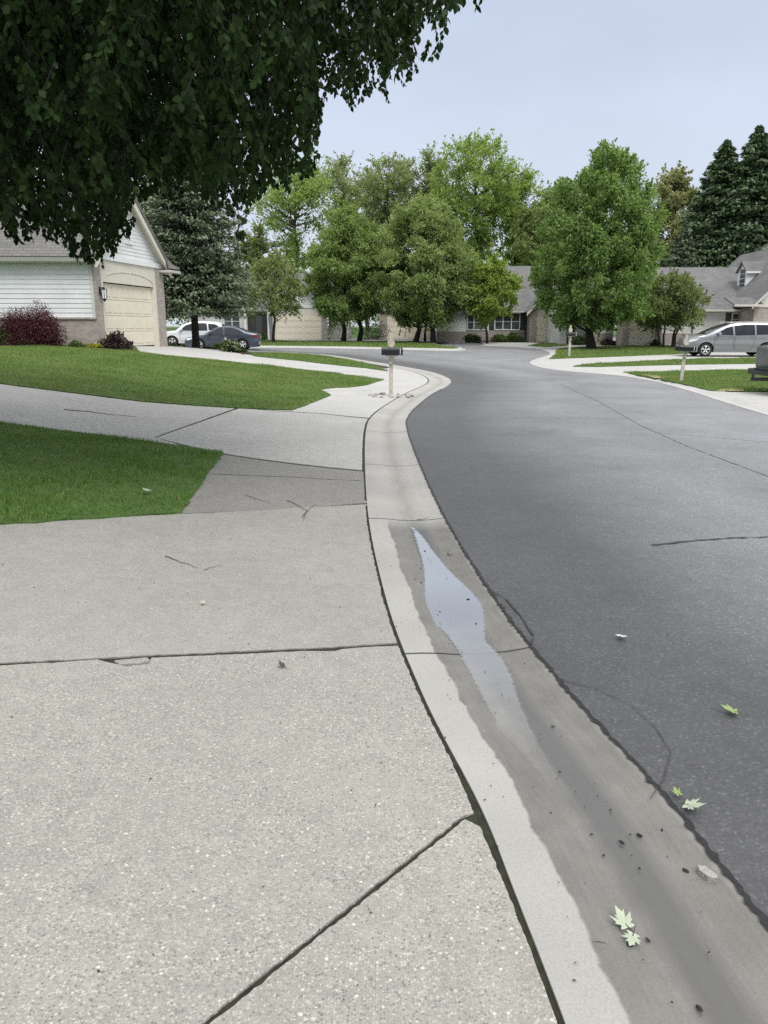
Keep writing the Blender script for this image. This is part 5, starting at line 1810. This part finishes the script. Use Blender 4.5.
# ------------------------------------------------------------------ beds and shrubs
P = pxs((160, 346.2), (200, 350), (243, 354.6), (250, 353.4), (246, 350.6), (215, 348.6), (190, 347), (168, 344.6))
tag(sheet('flower_bed', [tuple(p) for p in P], M['mulch'], 0.03, 0.4, 0.05, 0.2, 0.02), kind='structure')
wallx = lambda s, o: np.array(hb[:2]) + np.array([math.cos(HROT) * -s + math.sin(HROT) * (o + SHEAR * s), math.sin(HROT) * -s - math.cos(HROT) * (o + SHEAR * s)])
bed = [wallx(-0.2, 0.0), wallx(-0.6, 0.3), wallx(-0.4, 0.55), wallx(1.0, 0.55), wallx(3.5, 0.6), wallx(7.5, 0.6), wallx(7.5, 0.0)]
tag(sheet('flower_bed', [tuple(p) for p in bed], M['mulch'], 0.045, 0.4, 0.05, 0.2, 0.02), kind='structure')


def on(s, o):
    q = wallx(s, o)
    return (q[0], q[1], float(gz(*q)) + 0.04)


q = on(1.65, 0.9)
shrub('rounded dark red laceleaf maple shrub against the brick wall', q, 1.35, 0.9, 1.55, LM['red'], 22000, 0.075, 'red_maple_shrub', 34, 0.3, 0.5)
shrub('purple leaved low shrub at the garage corner', on(-0.75, 0.35), 0.62, 0.5, 0.75, LM['purple'], 520, 0.2, 'purple_shrub', 14, 0.45, -0.2)
shrub('yellow green low ground cover plant beside the brick wall', on(-0.15, 0.75), 0.5, 0.28, 0.16, LM['yellow'], 1500, 0.06, 'ground_cover_plant', 14, stems=False, cat='plant')
shrub('bright green low plant left of the red shrub', on(2.5, 1.0), 0.7, 0.5, 0.7, LM['green'], 2600, 0.09, 'leafy_plant', 16, cat='plant')
for i, (s, o, w, h, mt, lb) in enumerate([(-0.35, 0.45, 0.3, 0.32, 'green', 'small green plant between yellow plant and purple shrub'), (0.2, 0.95, 0.35, 0.28, 'green', 'low green plant at the right foot of the red shrub'),
                                           (1.6, 1.1, 0.5, 0.3, 'dkgreen', 'dark low plant in front of the red shrub')]):
    shrub(lb, on(s, o), w, w * 0.8, h, LM[mt], 900, 0.06, 'bedding_plant', 10, cat='plant', flowers=LM['flower'] if i == 0 else None)
# plants along the drive under the blue spruce
bp = [(172, 347.3, 0.45, 0.35, 'dkgreen', 'dark low plant under the spruce nearest the garage'), (184, 348.2, 0.5, 0.3, 'dkgreen', 'dark low plant just left of the spruce trunk'),
      (206, 350, 0.5, 0.35, 'green', 'green plant with pale flowers right of the spruce trunk'), (217, 351, 0.55, 0.5, 'dkgreen', 'leafy plant in front of the sedan doors'),
      (229, 352, 0.6, 0.6, 'green', 'tallest leafy plant in front of the sedan rear'), (240, 353, 0.45, 0.32, 'dkgreen', 'last low plant at the bed tip by the sedan wheel')]
for i, (px, py, w, h, mt, lb) in enumerate(bp):
    q = at(px, py)
    q[2] += 0.03
    shrub(lb, q, w, w, h, LM[mt], 1300, 0.09, 'bedding_plant', 12, flowers=LM['flower'] if i in (2, 4) else None, cat='plant')
for px, Y, w, h, mt, lb, fl in [(262, 68, 0.7, 0.9, 'dkgreen', 'round shrub beside the far dark entry', 0), (456, 70, 0.9, 0.9, 'green', 'flowering shrub by the far front door', 1), (472, 63.6, 1.0, 0.85, 'dkgreen', 'low shrub under the triple window', 0),
                                (500, 64.0, 1.1, 0.8, 'green', 'low hedge like shrub under the shuttered windows', 0), (513, 63.2, 0.9, 1.0, 'green', 'taller shrub right of the window bay', 0), (520, 63.0, 0.5, 0.6, 'dkgreen', 'small shrub beside the brick garage pier', 0),
                                (580, 57, 0.9, 0.9, 'dkgreen', 'dark shrub behind the maple trunk', 0), (609, 56.5, 0.8, 0.6, 'purple', 'reddish shrub near the white wall behind the maple', 0),
                                (655, 54.6, 0.5, 0.55, 'dkgreen', 'small shrub right of the small garage door', 0), (688, 55, 1.2, 0.8, 'dkgreen', 'shrub against the wall behind the minivan nose', 0), (374, 71, 2.0, 2.2, 'dkgreen', 'dark shrub left of the middle garage', 0), (337, 72, 3.4, 3.2, 'dkgreen', 'big dark shrub between the two garages', 0)]:
    q = gpt(px, Y)
    shrub(lb, q, w, w * 0.8, h, LM[mt], 1800, 0.13, 'shrub', 16, flowers=LM['flower'] if fl else None)
# mulch rings under far trees
for px, Y, r_ in [(592, 50, 1.1), (351, 63, 1.3), (428, 61, 1.6), (483, 63, 0.8), (274, 61, 0.7)]:
    q = gpt(px, Y)
    ring = [(q[0] + r_ * math.cos(w), q[1] + r_ * math.sin(w)) for w in np.linspace(0, 2 * math.pi, 16)[:-1]]
    tag(sheet('mulch_bed', ring, M['mulch'], 0.135 if Y > 55 else ROFF + 0.045, 0.5, 0.05, 0.3, 0.04), kind='structure')

# ------------------------------------------------------------------ litter: leaves, twigs, chips
leafgreen = plain('fallen_leaf_top', (0.22, 0.30, 0.10), 0.5, 0.25, 20)
leafwhite = plain('fallen_leaf_white_back', (0.62, 0.65, 0.58), 0.6, 0.1, 20)
leafpale = plain('fallen_leaf_underside', (0.36, 0.41, 0.31), 0.6, 0.15, 20)


def maple_leaf(label, px, py, size, rz, mat, tilt=0.3, off=0.012, group=None):
    q = at(px, py)
    lobes = [(0, 1.0), (18, 0.62), (26, 0.72), (34, 0.40), (52, 0.86), (66, 0.50), (74, 0.58), (88, 0.28), (112, 0.52), (128, 0.36), (150, 0.26), (172, 0.2)]
    ang = [a for a, r in lobes] + [360 - a for a, r in lobes[:0:-1]]
    rad = [r for a, r in lobes] + [r for a, r in lobes[:0:-1]]
    V = [(0, 0, 0.0)]
    for a, r_ in zip(ang, rad):
        r2 = r_ * (0.9 + 0.2 * rng.random())
        V.append((r2 * math.sin(R(a)), r2 * math.cos(R(a)), 0.30 * r2 * r2 * (0.5 + rng.random() * 0.5) * (1 if a % 50 < 30 else 0.5)))
    n = len(V) - 1
    root = thing('fallen_leaf', label, 'leaf', (q[0], q[1], q[2] + off), rz, group)
    root.rotation_euler = (tilt, tilt * 0.4, rz)
    mb = MB().add([tuple(c * size for c in v_) for v_ in V], [(0, i, i % n + 1) for i in range(1, n + 1)])
    o = link('blade', mb.mesh('blade'), mat, root)
    so = o.modifiers.new('thick', 'SOLIDIFY')
    so.thickness = 0.0008
    MB().tube([(0, 0.02 * size, 0.001), (0.03 * size, -0.5 * size, 0.004), (0.1 * size, -0.95 * size, 0.0)], [0.0016, 0.0013, 0.001], 5).build('stalk', M['twig'], root)
    return root


maple_leaf('pale green maple leaf lying in the gutter with a broken middle', 626, 922, 0.055, 0.4, leafpale, 0.2, -0.008)
maple_leaf('smaller green part of the torn leaf lying in the gutter', 633, 934, 0.04, 2.6, leafpale, -0.25, -0.006)
maple_leaf('large pale maple leaf by the tar edge of the asphalt', 688, 808, 0.06, -2.2, leafpale, 0.22)
maple_leaf('small yellow green leaf curled beside the pale one at the asphalt edge', 678, 797, 0.032, 0.6, leafgreen, 0.4)
maple_leaf('yellow green maple leaf flat on the road at the right', 734, 714, 0.058, 1.3, leafgreen, 0.2)
maple_leaf('small white backed leaf curled upon the open road', 622, 638, 0.05, 2.6, leafwhite, 0.12)
maple_leaf('little pale leaf on the dark lawn edge', 149, 497, 0.07, 1.4, leafpale, 0.2, 0.06)
maple_leaf('tiny brown leaf curled on the slab below the cracked joint', 283, 668, 0.035, 1.1, M['twig'], 0.5)
maple_leaf('tiny pale leaf on the smooth slab', 203, 605, 0.03, 0.1, leafpale, 0.3)


def twig(label, px, wid=0.004, off=0.006):
    wid *= 0.55
    q = resample([at(*p)[:2] for p in px], max(0.02, np.hypot(*(at(*px[0]) - at(*px[-1]))[:2]) / 9))
    q[1:-1] += rng.normal(size=(len(q) - 2, 2)) * wid * 1.6
    pts = [np.array([x, y, float(gz(x, y)) + off + 0.003 * rng.random()]) for x, y in q]
    b0 = pts[0].copy()
    o = MB().tube([p - b0 for p in pts], list(np.linspace(wid, wid * 0.4, len(pts))), 5).build('twig', M['twig'])
    o.location = b0
    return tag(o, label, 'twig')


t1 = twig('longest twig on the smooth slab, bent at one end', [(165, 557), (178, 562), (190, 566), (198, 569)], 0.006)
twig('thin straight twig right of the bent one', [(204, 571), (212, 568), (222, 566)], 0.004)
o = twig('forked twig at the foot of the dark worn slab', [(287, 501), (298, 506), (307, 511), (303, 521)], 0.006)
twig('short twig crossing the forked one', [(303, 518), (309, 510), (316, 505)], 0.006)
twig('thin twig on the dark worn slab', [(246, 496), (262, 501), (270, 503)], 0.005)
twig('curved twig on the wide drive between the lawns', [(64, 410), (90, 412), (110, 415), (136, 417)], 0.012)
twig('tiny twig in the near gutter by the torn leaf', [(586, 932), (592, 938), (606, 940)], 0.003, -0.01)
twig('tiny pale twig on the asphalt between two leaves', [(692, 766), (696, 769)], 0.003)
twig('short twig floating at the head of the puddle', [(417, 519), (424, 518), (429, 516)], 0.006, -0.008)
twig('dark stick in the puddle at its right bank', [(448, 552), (452, 554)], 0.009, -0.01)

chips = [(415, 577), (421, 580), (438, 612), (468, 597), (476, 621), (440, 609), (449, 641), (396, 606), (425, 549), (421, 566), (404, 517), (557, 775), (585, 803), (592, 830), (598, 792), (604, 851), (622, 838), (668, 852), (640, 864), (686, 866), (630, 940), (648, 935), (700, 1003),
         (575, 788), (611, 806), (655, 803), (640, 831), (683, 830), (553, 723), (560, 768)]
for i, p in enumerate(chips):
    r0 = float(rng.choice([0.003, 0.005, 0.007, 0.009], p=[0.35, 0.35, 0.2, 0.1]))
    bm = bmesh.new()
    for v_ in sphere_dirs(16) * r0 * np.array([1.4, 0.8, 0.5]):
        bm.verts.new(v_)
    bmesh.ops.convex_hull(bm, input=bm.verts)
    me = bpy.data.meshes.new('bark_chip')
    bm.to_mesh(me)
    bm.free()
    o = link('bark_chip', me, M['chip'])
    q = at(*p)
    o.location = (q[0], q[1], q[2] - 0.015)
    o.rotation_euler = (0, 0, rng.random() * 6)
    tag(o, 'dark bark chip lying in the gutter or puddle', 'bark chip', 'bark chips in the gutter')
# pale flake of broken concrete by the tar edge, and the chip in the slab joint
for lab, poly, z, mt in (('pale flake of broken concrete at the tar edge', [(697, 866), (705, 867), (717, 876), (718, 880), (708, 878), (699, 871)], 0.005, M['agg_fine']),
                         ('loose chip of concrete in the cracked slab joint', [(114, 661), (128, 660), (147, 659), (150, 662), (138, 665), (120, 665)], 0.003, M['agg_fine'])):
    c = at(*poly[0])
    P = [at(*p)[:2] - c[:2] for p in poly]
    o = MB().prism([tuple(p) for p in P], -0.015, z, 'z').build('concrete_flake', mt)
    o.location = (c[0], c[1], c[2])
    tag(o, lab, 'concrete flake')

# grit: specks of soil and seed scattered on slabs, gutter and road
n = 2600
Q = np.c_[rng.uniform(-3.5, 3.2, n), rng.uniform(1.2, 11, n)]
keep = dist_to(E, Q)
Q = Q[(rng.random(n) < np.where(keep < 0.7, 1.0, 0.25))]
n = len(Q)
dE = dist_to(E, Q)
zz = gz(Q[:, 0], Q[:, 1]) + np.where((dE < 0.5) & (np.interp(Q[:, 1], Ef[:60, 1], Ef[:60, 0]) > Q[:, 0] - 5), -0.012, 0.004)
sz = 0.0025 + 0.004 * rng.random(n) ** 3
P = np.c_[Q, zz]
tag(link('grit', npmesh('grit', leaf_quads(P, 0.009, 0.7, 0, None, 0, 2.0), 4), M['chip']), 'specks of dark grit scattered over concrete and asphalt', 'grit', kind='stuff')

# ------------------------------------------------------------------ light, sky, camera
w = bpy.data.worlds.new('World')
scn.world = w
w.use_nodes = True
nt = w.node_tree
bg = nt.nodes['Background']
sky = nt.nodes.new('ShaderNodeTexSky')
sky.sky_type = 'NISHITA'
sky.sun_disc = False
SUN_EL, SUN_AZ = R(55), R(150)
sky.sun_elevation = SUN_EL
sky.sun_rotation = SUN_AZ
sky.air_density = 1.0
sky.dust_density = 3.0
# an even overcast: the clear sky is almost wholly covered by a pale cloud layer
co = nt.nodes.new('ShaderNodeTexCoord').outputs['Generated']
sep = nt.nodes.new('ShaderNodeSeparateXYZ')
nt.links.new(co, sep.inputs[0])
cl = ramp(nt, sep.outputs[2], [(0.0, (5.5, 5.9, 6.4, 1)), (0.12, (4.85, 5.35, 6.3, 1)), (0.36, (4.2, 4.75, 5.85, 1)), (0.55, (9.8, 10.0, 10.2, 1)), (1.0, (16.2, 16.0, 15.4, 1))])
mp = nt.nodes.new('ShaderNodeMapping')
mp.inputs['Scale'].default_value = (1, 1, 2.6)
nt.links.new(co, mp.inputs[0])
cn = noise(nt, mp.outputs[0], 1.7, 5, 0.55)
cl = mix(nt, 1.0, cl, ramp(nt, cn, [(0.3, g(0.90)), (0.7, g(1.10))]), 'MULTIPLY')
col = mix(nt, 0.93, sky.outputs[0], cl)
nt.links.new(col, bg.inputs['Color'])
bg.inputs['Strength'].default_value = 0.09
sun = bpy.data.lights.new('sun', 'SUN')
sun.energy = 1.4
sun.angle = R(25)
sun.color = (1.0, 0.97, 0.92)
so = bpy.data.objects.new('sun', sun)
COL.objects.link(so)
# sky rotation is measured clockwise from +Y: direction to the sun
dirs = Vector((math.sin(SUN_AZ) * math.cos(SUN_EL), math.cos(SUN_AZ) * math.cos(SUN_EL), math.sin(SUN_EL)))
so.rotation_euler = dirs.to_track_quat('Z', 'Y').to_euler()
so.location = (0, 0, 30)

cam = bpy.data.cameras.new('camera')
co_ = bpy.data.objects.new('camera', cam)
COL.objects.link(co_)
co_.location = (0, 0, EYE)
co_.rotation_euler = (math.pi / 2 - TH, 0, 0)
cam.sensor_fit = 'VERTICAL'
cam.sensor_height = 24
cam.lens = F / 1024 * 24
cam.clip_start = 0.05
cam.clip_end = 2000
scn.camera = co_

vs = scn.view_settings
vs.view_transform = 'Standard'
vs.look = 'None'
vs.exposure = 0.64
vs.gamma = 1.0
scn.cycles.max_bounces = 8
scn.cycles.diffuse_bounces = 5
scn.cycles.glossy_bounces = 3
scn.cycles.transmission_bounces = 4
scn.cycles.use_denoising = False
scn.cycles.use_adaptive_sampling = False
